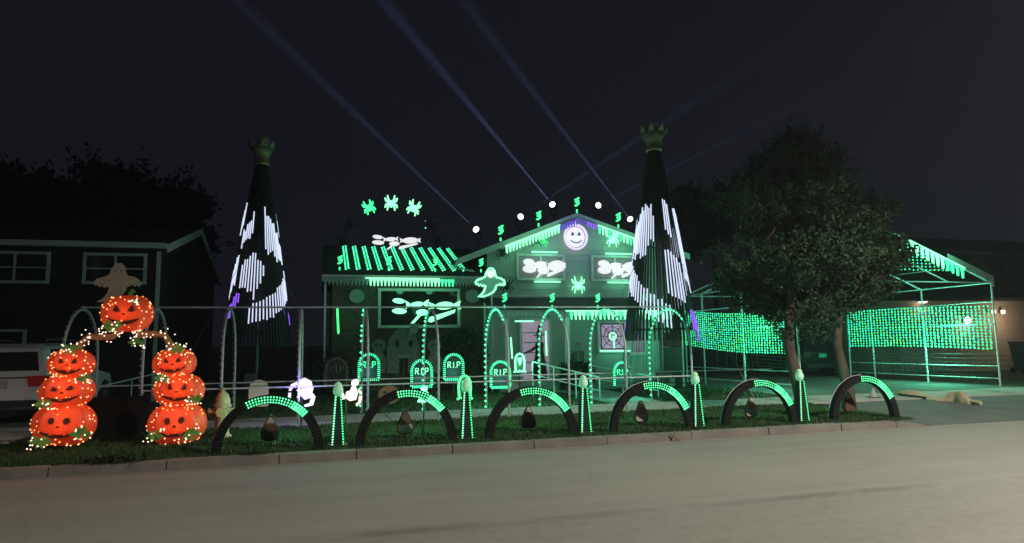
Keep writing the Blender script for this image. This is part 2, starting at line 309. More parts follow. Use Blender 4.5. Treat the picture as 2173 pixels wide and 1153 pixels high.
# --- main house: single-storey wing and tall gable
HY = 22.0
H = root('split_level_house', 'pale split level house with a gable and a low wing, hung with green lights', 'house', (6.4, 22, .3))
wing = MB().span((.35, 22.03, .1), (5.3, 28.4, 3.8)).build('wing_wall', M['brick'], H)
laps(.35, 5.3, .3, 3.75, 22.03).build('wing_siding', M['brick'], H)
EY, EZ, RY, RZ = 21.5, 3.93, 25.0, 5.25
MB().hexa([(.05,EY,EZ-.03),(5.4,EY,EZ-.03),(5.4,RY,RZ-.03),(.05,RY,RZ-.03),(.05,EY,EZ+.07),(5.4,EY,EZ+.07),(5.4,RY,RZ+.07),(.05,RY,RZ+.07)]).build('wing_roof', M['shingle'], H)
MB().hexa([(.05,RY,RZ-.03),(5.4,RY,RZ-.03),(5.4,28.6,EZ),(.05,28.6,EZ),(.05,RY,RZ+.07),(5.4,RY,RZ+.07),(5.4,28.6,EZ+.1),(.05,28.6,EZ+.1)]).build('wing_roof', M['shingle'], H)
MB().span((.02, EY-.05, EZ-.2), (5.1, EY+.05, EZ-.02)).build('wing_fascia', M['trim'], H)
MB().span((.06, EY+.05, EZ-.2), (5.1, 22.03, EZ-.17)).build('soffit', M['trim'], H)
MB().add([(.35,22.03,3.8),(.35,28.4,3.8),(.35,25,5.15)], [(0,2,1)]).build('wing_gable', M['brick'], H)
window(H, 1.84, 4.30, 2.37, 3.46, 22.0, mull=0, fw=.09)
GX0, GX1, PX = 5.32, 11.95, 8.40
def gtop(z):
    if z < 4.6: return GX0, GX1
    return max(GX0, PX-(6.08-z)/.395), min(GX1, PX+(6.08-z)/.318)
MB().span((GX0, 22.01, .1), (GX1, 30, 4.6)).build('gable_wing_wall', M['siding'], H)
laps(GX0, GX1, .35, 6.05, 22.0, gtop).build('siding', M['siding'], H)
# gable roof slabs
PKZ = 6.14
def slab(xa, za, xb, zb, y0, y1, th, name, m):
    MB().hexa([(xa,y0,za-th),(xb,y0,zb-th),(xb,y1,zb-th),(xa,y1,za-th),(xa,y0,za),(xb,y0,zb),(xb,y1,zb),(xa,y1,za)]).build(name, m, H)
slab(4.2, 4.46, PX, PKZ, 21.62, 30.3, .12, 'roof', M['shingle']); slab(PX, PKZ, 12.65, 4.82, 21.62, 30.3, .12, 'roof', M['shingle'])
slab(4.18, 4.47, PX, PKZ+.012, 21.56, 21.615, .2, 'rake_board', M['trim']); slab(PX, PKZ+.012, 12.67, 4.83, 21.56, 21.615, .2, 'rake_board', M['trim'])
MB().hexa([(4.2,21.6,4.2),(4.26,21.6,4.2),(4.26,30,4.2),(4.2,30,4.2),(4.2,21.6,4.4),(4.26,21.6,4.4),(4.26,30,4.4),(4.2,30,4.4)]).build('gutter', M['trim'], H)
MB().tube([(4.3,21.75,4.2),(4.75,21.8,4.12),(5.1,21.85,3.95),(5.2,21.9,3.6),(5.22,21.93,.5)], .045, 6).build('downspout', M['trim'], H)
WZ0, WZ1 = 3.93, 4.68
wl = at(1099, 540, 22)[0]; wr = at(1192, 540, 22)[0]; w2l = at(1257, 540, 22)[0]; w2r = at(1348, 540, 22)[0]
window(H, wl, wr, WZ0, WZ1, 21.98, mull=1, pane=M['blind']); window(H, w2l, w2r, WZ0, WZ1, 21.98, mull=1, pane=M['blind'])
MB().span((GX0-.02, 21.93, 3.28), (GX1, 21.98, 3.36)).build('belt_board', M['trim'], H)
# porch
PY = 19.8; px0, px1 = 5.15, 10.85; pz = 2.66
MB().hexa([(px0,PY,pz),(px1,PY,pz),(px1,22,3.14),(px0,22,3.14),(px0,PY,pz+.08),(px1,PY,pz+.08),(px1,22,3.24),(px0,22,3.24)]).build('porch_roof', M['shingle'], H)
MB().span((px0-.04, PY-.05, pz-.1), (px1+.04, PY-.003, pz+.07)).build('porch_fascia', M['trim'], H)
MB().span((px0, 19.9, .15), (px1+.1, 21.99, .55)).build('porch_floor', M['walk'], H)
for x in (5.4, 7.35, 10.7): MB().span((x-.06, 19.88, .55), (x+.06, 20.0, pz)).build('porch_post', M['trim'], H)
d0, d1 = 6.5, 7.05
dr_ = MB().span((d0-.02, 21.9, .56), (d1+.35, 21.965, 2.48)).build('front_door', E_['doorglow'], H)  # porch light falling on the door is put in as emission
for k in range(5): MB().span((d0+.02, 21.885, .75+k*.33), (d1+.3, 21.9, .79+k*.33)).build('slat', M['door'], dr_)
MB().span((d0-.12, 21.9, .56), (d0-.02, 21.99, 2.58)).span((d1+.35, 21.9, .56), (d1+.45, 21.99, 2.58)).span((d0-.02, 21.9, 2.48), (d1+.35, 21.99, 2.58)).build('door_frame', M['trim'], H)
MB().span((d0+.35, 21.86, 1.1), (d0+.40, 21.885, 1.2)).build('door_handle', M['grey'], H)
MB().box((d0+.62, 21.87, 1.0), (.28, .03, .35)).build('door_grille', M['trim'], H)
window(H, 9.26, 10.27, 1.45, 2.36, 21.98, mull=0, pane=E_['room'])
cu = window(H, 10.45, 10.95, 1.35, 2.38, 21.98, mull=0, pane=E_['room'])
for k in range(6): MB().tube([(10.48+k*.085, 21.925, 1.37), (10.485+k*.085, 21.92, 1.9), (10.48+k*.085, 21.925, 2.37)], [.034, .024, .03], 6).build('curtain_fold', M['cloth'], cu)
light((6.85, 20.7, 2.45), 14, (.75, .6, .85), H, .08); light((10.1, 20.9, 2.4), 8, (.75, .6, .9), H, .08)
lp = root('porch_ceiling_lamp', 'small round lamp under the porch roof by the front door', 'lamp', (6.85, 20.7, 2.6))
MB().lathe([(.09, .08), (.1, .04), (.07, 0), (.02, -.02)], (6.85, 20.7, 2.55), 12).build('shade', E_['lilac'], lp)

# --- neighbour on the left
L = root('dark_sided_house', 'dark two storey house with white window frames behind the white car', 'house', (-10, 22.2, .1))
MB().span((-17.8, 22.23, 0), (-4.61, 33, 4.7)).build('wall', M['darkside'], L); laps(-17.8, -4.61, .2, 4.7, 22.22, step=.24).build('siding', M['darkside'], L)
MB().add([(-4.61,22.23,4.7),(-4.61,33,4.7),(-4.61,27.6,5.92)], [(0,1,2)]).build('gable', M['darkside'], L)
for a, b_ in (((21.9, 4.72), (27.6, 6.16)), ((27.6, 6.16), (33.2, 4.72))):
    MB().hexa([(-18,a[0],a[1]-.09),(-4.38,a[0],a[1]-.09),(-4.38,b_[0],b_[1]-.09),(-18,b_[0],b_[1]-.09),(-18,a[0],a[1]+.06),(-4.38,a[0],a[1]+.06),(-4.38,b_[0],b_[1]+.06),(-18,b_[0],b_[1]+.06)]).build('roof', M['shingle'], L)
    MB().hexa([(-4.375,a[0],a[1]-.17),(-4.33,a[0],a[1]-.17),(-4.33,b_[0],b_[1]-.17),(-4.375,b_[0],b_[1]-.17),(-4.375,a[0],a[1]+.07),(-4.33,a[0],a[1]+.07),(-4.33,b_[0],b_[1]+.07),(-4.375,b_[0],b_[1]+.07)]).build('rake_board', M['trim'], L)
MB().span((-18, 21.76, 4.66), (-4.38, 21.895, 4.81)).build('gutter', M['trim'], L)
MB().span((-4.69, 22.12, .2), (-4.59, 22.2, 4.6)).build('corner_board', M['trim'], L)
window(L, -6.53, -5.03, 3.70, 4.45, 22.18, mull=1, bar=True); window(L, -9.1, -7.52, 3.70, 4.45, 22.18, mull=1, bar=True)
window(L, -10.5, -8.0, 1.15, 2.26, 22.18, mull=1)
MB().span((-4.6, 24.6, .2), (-4.33, 25.4, 1.2)).build('meter_box', M['grey'], L)

# --- neighbour on the right
Rr = root('beige_garage_house', 'neighbouring house with beige lower wall and dark roof beyond the driveway', 'house', (31, 26, .1))
MB().span((24.5, 26.03, 0), (44, 36, 3.6)).build('wall', M['beigewall'], Rr); laps(24.5, 44, .1, 3.6, 26.02, step=.25).build('siding', M['beigewall'], Rr)
MB().span((27.5, 26.5, 3.6), (44, 36, 5.9)).build('upper_wall', M['darkside'], Rr)
MB().hexa([(23.9,25.3,3.45),(44.4,25.3,3.45),(44.4,26.6,3.9),(23.9,26.6,3.9),(23.9,25.3,3.6),(44.4,25.3,3.6),(44.4,26.6,4.05),(23.9,26.6,4.05)]).build('lower_roof', M['shingle'], Rr)
MB().hexa([(27,26,5.85),(44.4,26,5.85),(44.4,31,7.3),(27,31,7.3),(27,26,6.0),(44.4,26,6.0),(44.4,31,7.45),(27,31,7.45)]).build('roof', M['shingle'], Rr)
window(Rr, 33.2, 35.0, 4.3, 5.3, 26.48, mull=1, fm='darkside')
gd = MB().span((26.0, 25.94, .15), (28.7, 26.0, 3.2)).build('garage_door', M['door'], Rr)
for k in range(4): MB().span((26.05, 25.91, .25+k*.75), (28.65, 25.935, .9+k*.75)).build('panel', M['door'], gd)
for (x, z, p, s) in ((27.3, 3.42, 14, .12), (29.9, 2.55, 22, .16)):
    w = root('wall_lantern' if x > 28 else 'soffit_lamp', 'bright wall lantern shining through the light net' if x > 28 else 'small lit soffit lamp over the garage door next door', 'lamp', (x, 25.85, z))
    if x > 28: MB().box((x, 25.95, z), (.1, .16, .2)).build('bracket', M['grey'], w); MB().lathe([(.06, -s), (.13, -s*.6), (.15, s*.4), (.05, s)], (x, 25.75, z), 10).build('glass', E_['lamp'], w); MB().lathe([(.18, 0), (.02, .12)], (x, 25.75, z+s), 10).build('cap', M['grey'], w)
    else: MB().lathe([(.02, -.06), (.18, -.03), (.2, .02)], (x, 25.75, z), 12).build('glass', E_['lamp'], w); MB().lathe([(.22, .02), (.22, .05)], (x, 25.75, z), 12).build('cap', M['grey'], w)
    light((x, 25.5, z-.22), p, (1, .82, .62), w, .08)
w = root('wall_lantern', 'dim pair of wall lamps on the beige wall at the picture edge', 'lamp', (31.9, 25.9, 2.9))
for dx in (-.3, .3):
    MB().box((31.9+dx, 25.93, 2.95), (.12, .16, .12)).build('bracket', M['grey'], w)
    MB().lathe([(.05, -.1), (.1, -.05), (.1, .08), (.04, .1)], (31.9+dx, 25.78, 2.95), 10).build('glass', E_['warmw'], w)
light((31.9, 25.0, 2.6), 130, (1, .7, .5), w, .08)

# --- fence between the yards
t = root('board_fence', 'dark board fence behind the gap between the two houses', 'fence', (-2, 31, 0)); fb = None
for i in range(34):
    x = -4.4+i*.155
    if fb is None: fb = MB().span((x-.07, 30.98, 0), (x+.07, 31.0, 1.8)).build('board', M['wood'], t)
    else: o = fb.copy(); COL.objects.link(o); o.parent = t; o.location = (i*.155, 0, float(rng.uniform(-.02, .02)))
for z in (.4, 1.5): MB().span((-4.5, 31.005, z-.05), (.9, 31.05, z+.05)).build('fence_rail', M['wood'], t)

# ------------------------------------------------------------------ trees
def tree(name, label, base, top, crown_c, crown_r, nsh, group=None, seed=1, m='leaf', lean=0, leafs=.075, trunk_r=.13, up=.5):
    g = np.random.default_rng(seed); t = root(name, label, 'tree', base, group); base = V(*base); cc = V(*crown_c); cr = V(*crown_r)
    path = [base-V(0,0,.05), base+V(.03,0,.35), base+(cc-base)*V(.35,.35,.4)+V(lean,0,0), cc+V(0,0,-cr[2]*.1), cc+V(0,0,cr[2]*.6)]
    tb = MB().tube(path, [trunk_r*1.35, trunk_r, trunk_r*.8, trunk_r*.5, .02], 9)
    for k in range(14):
        q = 2*math.pi*k/14+g.uniform(-.3, .3); f = g.uniform(.35, .95); p0 = path[2]+(path[3]-path[2])*f if k % 2 else path[3]+(path[4]-path[3])*f*.6
        e = cc+cr*V(math.cos(q)*g.uniform(.5, .85), math.sin(q)*g.uniform(.5, .85), g.uniform(-.5, .6))
        tb.tube([p0, p0*.55+e*.45+V(0,0,.15), e], [trunk_r*.38, trunk_r*.22, .012], 5)
    tb.build('trunk', M['bark'], t, smooth=True)
    vv = []; nc = max(18, nsh//42); cl_ = []
    for k in range(nc):
        u = g.normal(0, 1, 3); u /= np.linalg.norm(u); rr = g.uniform(.15, 1)**.5*.86; hk = max(0, u[2]*rr)
        cl_.append((cc+cr*u*V(1-.45*hk, 1-.45*hk, 1+.1*hk)*rr, g.uniform(.17, .31)*min(cr[0], cr[2])))
    for _ in range(nsh):
        cp, rd = cl_[g.integers(0, nc)]; u = g.normal(0, 1, 3); u /= np.linalg.norm(u); p = cp+u*V(1.15, 1.1, .75)*rd*g.uniform(.3, 1)**.5
        if p[2] < cc[2]-cr[2]*.95: continue
        rel = (p-cc)/cr; d = V(rel[0]*.7, rel[1]*.7, up+.25*rel[2])+g.normal(0, .22, 3); d /= np.linalg.norm(d); ln = g.uniform(.18, .42)*(1.5 if rel[2] > .35 and g.uniform() < .3 else 1)*leafs/.055
        n = 26; s = g.uniform(0, 1, n); off = g.normal(0, .045*leafs/.055, (n, 3)); c = p+np.outer(s*ln, d)+off
        a = g.normal(0, 1, (n, 3)); a /= np.linalg.norm(a, axis=1)[:, None]; a = a*.7+d*.5; b = np.cross(a, g.normal(0, 1, (n, 3))); b /= np.linalg.norm(b, axis=1)[:, None]
        sz = leafs*g.uniform(.6, 1.2, (n, 1)); q = np.stack([c-a*sz, c+b*sz*.42, c+a*sz, c-b*sz*.42], 1); vv.append(q)
    tri_mesh('crown', np.concatenate(vv), M[m], t, 4)
    return t
tree('street_tree', 'leafy street tree with a grey trunk behind the fifth lit post', (9.4, 12.0, .18), None, (9.75, 12.4, 3.75), (2.0, 1.6, 2.25), 2600, 'street trees on the verge', 3, lean=-.2, leafs=.055)
tree('street_tree', 'leafy street tree with a reddish trunk beside the driveway', (11.25, 12.75, .2), None, (11.7, 13.2, 3.6), (1.5, 1.4, 1.75), 1700, 'street trees on the verge', 5, lean=-.22, trunk_r=.12, leafs=.055)
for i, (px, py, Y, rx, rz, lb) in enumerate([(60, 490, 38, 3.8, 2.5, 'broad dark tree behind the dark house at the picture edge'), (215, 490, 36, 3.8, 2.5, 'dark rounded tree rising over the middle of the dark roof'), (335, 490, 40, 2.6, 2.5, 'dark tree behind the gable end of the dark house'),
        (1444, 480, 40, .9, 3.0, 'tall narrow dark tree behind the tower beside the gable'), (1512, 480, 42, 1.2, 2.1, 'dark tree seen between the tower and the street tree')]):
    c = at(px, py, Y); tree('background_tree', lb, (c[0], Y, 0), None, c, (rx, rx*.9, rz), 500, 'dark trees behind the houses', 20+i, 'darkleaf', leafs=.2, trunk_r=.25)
def bush(name, label, c, r, seed, n=260):
    g = np.random.default_rng(seed); t = root(name, label, 'bush', (c[0], c[1], gz(c[1]))); c = V(*c); r = V(*r); vv = []
    MB().tube([(c[0], c[1], .15), c], [.05, .02], 6).build('stem', M['bark'], t)
    for _ in range(n):
        u = g.normal(0, 1, 3); u /= np.linalg.norm(u); p = c+r*u*g.uniform(.4, 1)**.4; k = 22
        cc = p+g.normal(0, .07, (k, 3)); a = g.normal(0, 1, (k, 3)); a /= np.linalg.norm(a, axis=1)[:, None]; b = np.cross(a, g.normal(0, 1, (k, 3))); b /= np.linalg.norm(b, axis=1)[:, None]
        sz = .05*g.uniform(.6, 1.2, (k, 1)); vv.append(np.stack([cc-a*sz, cc+b*sz*.5, cc+a*sz, cc-b*sz*.5], 1))
    tri_mesh('foliage', np.concatenate(vv), M['leaf'], t, 4)
c = at(982, 740, 21.0); bush('evergreen_shrub', 'rounded dark shrub at the corner of the low wing', (c[0], 21.0, 1.25), (.75, .6, 1.0), 61)
c = at(705, 760, 21.2); bush('evergreen_shrub', 'low dark shrub below the green tube at the wing corner', (c[0], 21.2, .8), (.7, .5, .6), 62, 180)
c = at(1220, 760, 19.4); bush('evergreen_shrub', 'dark shrub in front of the porch rail below the lilac window', (c[0], 19.4, .7), (.6, .4, .45), 63, 140)

# ------------------------------------------------------------------ icicle light strips along the eaves
PROTO = {}
def icicle(m, parent, p, ln=.22, w=.045):
    key = (m.name, ln, w)
    if key not in PROTO:
        b = MB(); y = .02
        b.add([(-w,-y,0),(w,-y,0),(w,y,0),(-w,y,0),(-w*.45,-y,-ln),(w*.45,-y,-ln),(w*.45,y,-ln),(-w*.45,y,-ln)], [(0,1,2,3),(4,7,6,5),(0,4,5,1),(1,5,6,2),(2,6,7,3),(3,7,4,0)])
        o = b.build('icicle', m); PROTO[key] = o; o.parent = parent; ORG[o.name] = ORG[parent.name]; o.location = [float(q) for q in (V(*p)-ORG[parent.name])]; return o
    return piece(PROTO[key], parent, p)
def strip(label, A, B, n, matf, ln=.22, w=.045, rail=None, lights=(), group='icicle light strips on the eaves', power=10):
    t = root('icicle_light_strip', label, 'light strip', A, group); A = V(*A); B = V(*B)
    MB().bar(A, B, .016, 5).build('rail', rail or M['pipe'], t)
    for i in range(n):
        p = A+(B-A)*(i+.5)/n; m, l_ = matf(i/n); icicle(m, t, p-V(0,0,.012), l_, w)
    for f, col in lights: light(A+(B-A)*f+V(0,-.35,-.25), power, col, t, .12)
    return t
def rail_led(t, A, B, f0, f1, m=None):
    A = V(*A); B = V(*B); MB().bar(A+(B-A)*f0+V(0,-.02,.01), A+(B-A)*f1+V(0,-.02,.01), .022, 5).build('lit_rail', m or E_['icicle'], t)
A = V(.08, 21.40, 3.80); B = V(5.0, 21.40, 3.80)
t = strip('icicle lights along the eave of the low wing', A, B, 44, lambda f: (E_['icicle'], .22) if .25 < f < .72 else ((E_['icicle2'], .22) if .72 <= f < .8 else (M['pipe'], .2)), .22, .04, lights=((.3, LG), (.5, LG), (.7, LG)), power=9)
rail_led(t, A, B, .25, .72)
def rake(px, py): q = at(px, py, 21.5); return q
a = V(4.6, 21.48, 4.46+.4*.395-.22); 
def rk(x): return (PKZ-(PX-x)*.4-.19) if x < PX else (PKZ-(x-PX)*.3106-.19)
x0, x1 = at(1072, 505, 21.48)[0], at(1188, 465, 21.48)[0]
A = (x0, 21.48, rk(x0)); B = (x1, 21.48, rk(x1))
t = strip('bright icicle lights on the rising left rake of the gable', A, B, 17, lambda f: (E_['icicle'], .24), .24, .045, E_['icicle'], ((.2, LG), (.6, LG), (.9, LG)), power=10); rail_led(t, A, B, 0, 1)
x2 = at(1268, 465, 21.48)[0]; A = (x1, 21.48, rk(x1)-.0); B = (PX, 21.48, rk(PX))
strip('violet icicle lights just under the gable peak, left half', A, B, 7, lambda f: (E_['violetdim'], .2), .2, .04, lights=((.6, LV),), power=7)
A = (PX+.02, 21.48, rk(PX)); B = (x2, 21.48, rk(x2)); strip('violet icicle lights just under the gable peak, right half', A, B, 7, lambda f: (E_['violet'] if f > .3 else E_['violetdim'], .14), .14, .03, lights=((.5, LV),), power=5)
x3 = at(1356, 492, 21.48)[0]; A = (x2, 21.48, rk(x2)); B = (x3, 21.48, rk(x3))
t = strip('bright icicle lights on the falling rake of the gable next to the tower', A, B, 12, lambda f: (E_['icicle'] if int(f*12) % 3 else E_['icicle2'], .26), .26, .045, E_['icicle'], ((.25, LG), (.75, LG)), power=11); rail_led(t, A, B, 0, 1)
A = V(px0, PY-.1, pz+.03); B = V(px1+.05, PY-.1, pz+.03)
t = strip('icicle lights along the porch fascia', A, B, 42, lambda f: (E_['icicle'] if int(f*42) % 4 else E_['icicle2'], .25) if f > .36 else (M['pipe'], .22), .25, .04, lights=((.45, LG), (.65, LG), (.85, LG)), power=9); rail_led(t, A, B, .36, 1)

# ------------------------------------------------------------------ roof light rows on the wing
def roofz(y): return EZ+.07+(y-EY)/(RY-EY)*(RZ-EZ)
for i in range(12):
    x = .78+i*.338; y0, y1 = EY+.12, RY-.15
    t = root('roof_light_row', f'row of mint lights up the wing roof, {ORD[i]} from its outer end', 'light strip', (x, y0, roofz(y0)), 'light rows on the wing roof')
    MB().hexa([(x-.03,y0,roofz(y0)+.004),(x+.03,y0,roofz(y0)+.004),(x+.03,y1,roofz(y1)+.004),(x-.03,y1,roofz(y1)+.004),(x-.03,y0,roofz(y0)+.02),(x+.03,y0,roofz(y0)+.02),(x+.03,y1,roofz(y1)+.02),(x-.03,y1,roofz(y1)+.02)]).build('mount', M['wire'], t)
    b = MB()
    for k in range(13):
        for dx in ((-.045, .045)):
            y = y0+(y1-y0)*(k+.3+(.45 if dx > 0 else 0))/13; b.bulb((x+dx, y, roofz(y)+.045), .036)
    b.build('bulbs', E_['teal'], t, 'stuff')
    if i % 3 == 1: light((x, (y0+y1)/2, 5.2), 4, LG, t)
# ------------------------------------------------------------------ candy light displays
CANDY = [('e', .20, .72, .11, .10, -.12), ('e', .21, .42, .13, .11, -.05), ('w', .45, .62, .12, .10, .1), ('l', .52, .38, .11, .12, 0), ('w', .83, .58, .17, .155, .06), ('s', .60, .17, .97, .42, 0)]
def candy(label, o, w, h, m, group, panel=None, wrap=1., power=4, th=.05, edge=None, fat=1., flat=1.):
    t = root('candy_light', label, 'light display', o, group); o = V(*o)
    if panel: MB().span(o+V(-.02,.03,-.02), o+V(w+.02,.05,h+.02)).build('backing_panel', panel, t)
    for k, (kind, cx, cy, a, b, tl) in enumerate(CANDY):
        bs = MB()
        if kind in 'ewl':
            pts = ell(cx*w, cy*h, a*w*.9*fat, b*h*1.25*fat*flat, 16, tl); bs.shape(pts, o, th+.004*k)
            if kind == 'w':
                for sg in (-1, 1):
                    ex = cx*w+sg*a*w*.8; ey = cy*h+sg*a*w*.8*math.tan(tl)
                    bs.shape([(ex, ey-.05*h), (ex+sg*a*w*.42*wrap, ey-.12*h), (ex+sg*a*w*.3*wrap, ey), (ex+sg*a*w*.42*wrap, ey+.13*h), (ex, ey+.05*h)], o, th+.004*k+.002)
            if kind == 'l':
                bs.shape([(cx*w-.06*w, cy*h-.08*h), (cx*w-.16*w, cy*h-.33*h), (cx*w-.13*w, cy*h-.36*h), (cx*w-.02*w, cy*h-.1*h)], o, th+.003)
        else:
            x0, y0, x1, y1 = cx*w, cy*h, a*w, b*h; bs.shape([(x0, y0-.05*h), (x0+.04*w, y0-.09*h), (x1, y1-.05*h), (x1+.01*w, y1+.05*h), (x0+.02*w, y0+.07*h)], o, th+.001)
        p = bs.build({'e': 'oval_candy', 'w': 'wrapped_candy', 'l': 'lollipop', 's': 'candy_stick'}[kind], m, t)
    if power: light(o+V(w/2, -.5, h*.5), power, LG if edge is None else edge, t, .2)
    return t
candy('six white lit candies in the gable window nearest the wing', (wl+.02, 21.83, WZ0-.02), wr-wl, WZ1-WZ0, E_['candy'], 'candy light displays', edge=LW, power=5, fat=1.28)
candy('six white lit candies in the gable window beside the tower', (w2l+.02, 21.83, WZ0-.02), w2r-w2l, WZ1-WZ0, E_['candy'], 'candy light displays', edge=LW, power=5, fat=1.28)
q = at(812, 683, 21.85); candy('six large mint edged candies in the wide wing window', (1.92, 21.86, 2.36), 2.34, 1.08, E_['mintw'], 'candy light displays', None, 1.3, 5, fat=.84, flat=.72)
q0 = at(779, 531, 24.6); q1 = at(889, 496, 24.6)
t = candy('six white lit candies standing above the wing roof', (q0[0], 24.6, q0[2]), q1[0]-q0[0], q1[2]-q0[2]+.02, E_['candy'], 'candy light displays', power=4, edge=LW, fat=1.0, flat=.85)
MB().bar((q0[0]+.35, 24.62, q0[2]+.25), (q0[0]+.35, 24.62, 5.0), .02).bar((q1[0]-.35, 24.62, q0[2]+.25), (q1[0]-.35, 24.62, 5.0), .02).build('support', M['wire'], t)
# ------------------------------------------------------------------ tube lights
def tubelight(label, A, B, m, power=3, r=.026, group='glowing tube lights on the house', col=LG):
    A = V(*A); B = V(*B); t = root('tube_light', label, 'tube light', A, group)
    MB().tube([A, A+(B-A)*.03, A+(B-A)*.97, B], [r*.5, r, r, r*.5], 8).build('tube', m, t)
    d = (B-A)/np.linalg.norm(B-A)
    for e, s in ((A, -1), (B, 1)): MB().bar(e+d*s*.001, e+d*s*.04, r*1.15, 8).build('end_cap', M['pipe'], t)
    for f in (.3, .7): light(A+(B-A)*f+V(0,-.12,0), power, col, t, .05)
for (lb, x0, x1, z) in (('tube light over the gable window nearest the wing', wl+.42, wr-.2, WZ1+.13), ('tube light under the gable window nearest the wing', wl+.5, wr-.12, WZ0-.13), ('tube light over the gable window beside the tower', w2l+.4, w2r-.2, WZ1+.13), ('tube light under the gable window beside the tower', w2l+.45, w2r-.12, WZ0-.13)):
    tubelight(lb, (x0, 21.84, z), (x1, 21.84, z), E_['mintw'])
for lb, p, q, Y in (('level tube light above the front door', (1092, 682), (1133, 682), 20.3), ('upright tube light on the hinge side of the front door', (1084, 716), (1087, 762), 20.3), ('upright tube light between the front door and the porch corner', (1158, 702), (1160, 756), 20.3), ('level tube light under the lilac porch window', (1272, 745), (1338, 745), 21.8)):
    tubelight(lb, at(*p, Y), at(*q, Y), E_['mintw'], 2.5)
tubelight('tall green tube light hanging at the outer corner of the wing', at(716, 655, 21.4), at(718, 708, 21.4), emat('green_tube', (.06, 1, .18), 2.2), 4, .03)
MB().span((.1, 21.38, .3), (.16, 21.44, 3.62)).build('corner_post', M['trim'], H)
# ------------------------------------------------------------------ curled ornaments on stems
CURL = [(-.07, .31), (.0, .35), (.08, .40), (.13, .40), (.09, .31), (.11, .24), (.12, .15), (.07, .07), (.0, .02), (-.07, .03), (-.07, .08), (-.01, .09), (.03, .15), (-.05, .17), (-.05, .21), (.02, .23), (.01, .27), (-.06, .26)]
def curl(label, base, s=1.0, group='curled light ornaments along the roof edges'):
    base = V(*base); t = root('curled_light_ornament', label, 'light ornament', base, group)
    MB().bar(base, base+V(0,0,.27*s), .012, 5).build('stem', M['wire'], t)
    MB().shape([(x*s*.95, y*s*.85) for x, y in CURL], base+V(0,0,.26*s), .03).build('curl', E_['mint'], t)
    MB().tube([base+V(.01,-.01,.06*s), base+V(.01,-.01,.17*s)], .028*s, 6).build('lower_bulb', E_['mint'], t)
for i, px in enumerate((1061, 1142, 1224, 1311)):
    x = at(px, 470, 21.7)[0]; z = (PKZ-(PX-x)*.4 if x < PX else PKZ-(x-PX)*.3106); curl(f'curled mint ornament on the gable roof edge, {ORD[i]} from the wing side', (x, 21.7, z), 1.0)
for i, px in enumerate((1070, 1171, 1268, 1366)): x = at(px, 655, 19.85)[0]; curl(f'curled mint ornament on the porch roof edge, {ORD[i]} from the wing side', (x, 19.86, pz+.08), .85)
for i, px in enumerate((720, 824, 923, 1020)): x = at(px, 575, 21.55)[0]; curl(f'curled mint ornament on the wing eave, {ORD[i]} from its outer end', (x, 21.56, EZ+.08), .85)
# ------------------------------------------------------------------ spiders
def spider(label, c, s, m, tilt=0, group='spider decorations', power=0, thick=1.):
    c = V(*c); t = root('spider_decoration', label, 'spider', c, group); ca, sa = math.cos(tilt), math.sin(tilt)
    R2 = lambda x, z: V(x*ca-z*sa, 0, x*sa+z*ca)*s
    b = MB()
    for (x, z, rx, rz) in ((0, -.12, .17, .2), (0, .14, .11, .11)):
        prof = [(math.sin(q)*rx*s, -math.cos(q)*rz*s) for q in np.linspace(.15, math.pi-.15, 7)]
        n = 10; pts = c+R2(x, z); bb = MB().lathe(prof, (0,0,0), n)
        b.add([pts+V(p[0]*ca-p[2]*sa, p[1]*.6, p[0]*sa+p[2]*ca) for p in bb.v], bb.f)
    b.build('body', m, t, smooth=True)
    for sd in (-1, 1):
        for k, (kx, kz, ex, ez) in enumerate(((.24, .34, .26, .62), (.38, .2, .46, .42), (.38, -.12, .46, -.34), (.24, -.26, .28, -.55))):
            MB().tube([c+R2(sd*.08, .05-.04*k), c+R2(sd*kx, kz)+V(0,-.03,0), c+R2(sd*ex, ez)], [.04*s*thick, .04*s*thick, .022*s*thick], 5).build('leg', m, t)
    if power: light(c+V(0,-.35,0), power, LG, t, .1)
q = at(1300, 508, 21.85); spider('lit white green spider on the gable wall under the falling rake', q, .5, E_['mintw'], power=3, thick=1.5)
q = at(1227, 606, 21.85); spider('lit white green spider on the wall between the two gable windows', q, .5, E_['mintw'], power=3, thick=1.5)
q = at(1151, 510, 21.85); spider('thin bright green spider on the gable wall under the rising rake', q, .42, E_['green'], power=1)
for px, py, lb in ((1138, 508, 'unlit black spider beside the bright green spider'), (1066, 536, 'unlit black spider on the wall corner beside the gable window'), (1075, 606, 'unlit black spider low on the wall beside the outlined ghost')):
    spider(lb, at(px, py, 21.8), .48, M['black'])
for px, py, lb, m, tl, s in ((783, 441, 'smallest lit star shaped spider of the arc over the wing roof', E_['mint'], .35, .45), (830, 432, 'middle lit star shaped spider of the arc over the wing roof', E_['mintw'], 0, .5), (878, 442, 'tilted lit star shaped spider of the arc over the wing roof', E_['mintw'], -.35, .5),
        (742, 478, 'unlit spider at the outer shoulder of the arc over the wing roof', M['black'], .8, .5), (727, 515, 'unlit spider at the outer foot of the arc over the wing roof', M['black'], 1.2, .5), (913, 476, 'unlit spider at the inner shoulder of the arc over the wing roof', M['black'], -.8, .5), (929, 514, 'unlit spider at the inner foot of the arc over the wing roof', M['black'], -1.2, .5)):
    spider(lb, at(px, py, 25.3), s, m, tl, 'spiders in an arc over the wing roof', 2.5 if m != M['black'] else 0, 2.2 if m != M['black'] else 1)
arc = [at(727, 520, 25.36), at(735, 480, 25.36), at(760, 450, 25.36), at(800, 432, 25.36), at(830, 428, 25.36), at(868, 434, 25.36), at(900, 455, 25.36), at(920, 485, 25.36), at(930, 520, 25.36)]
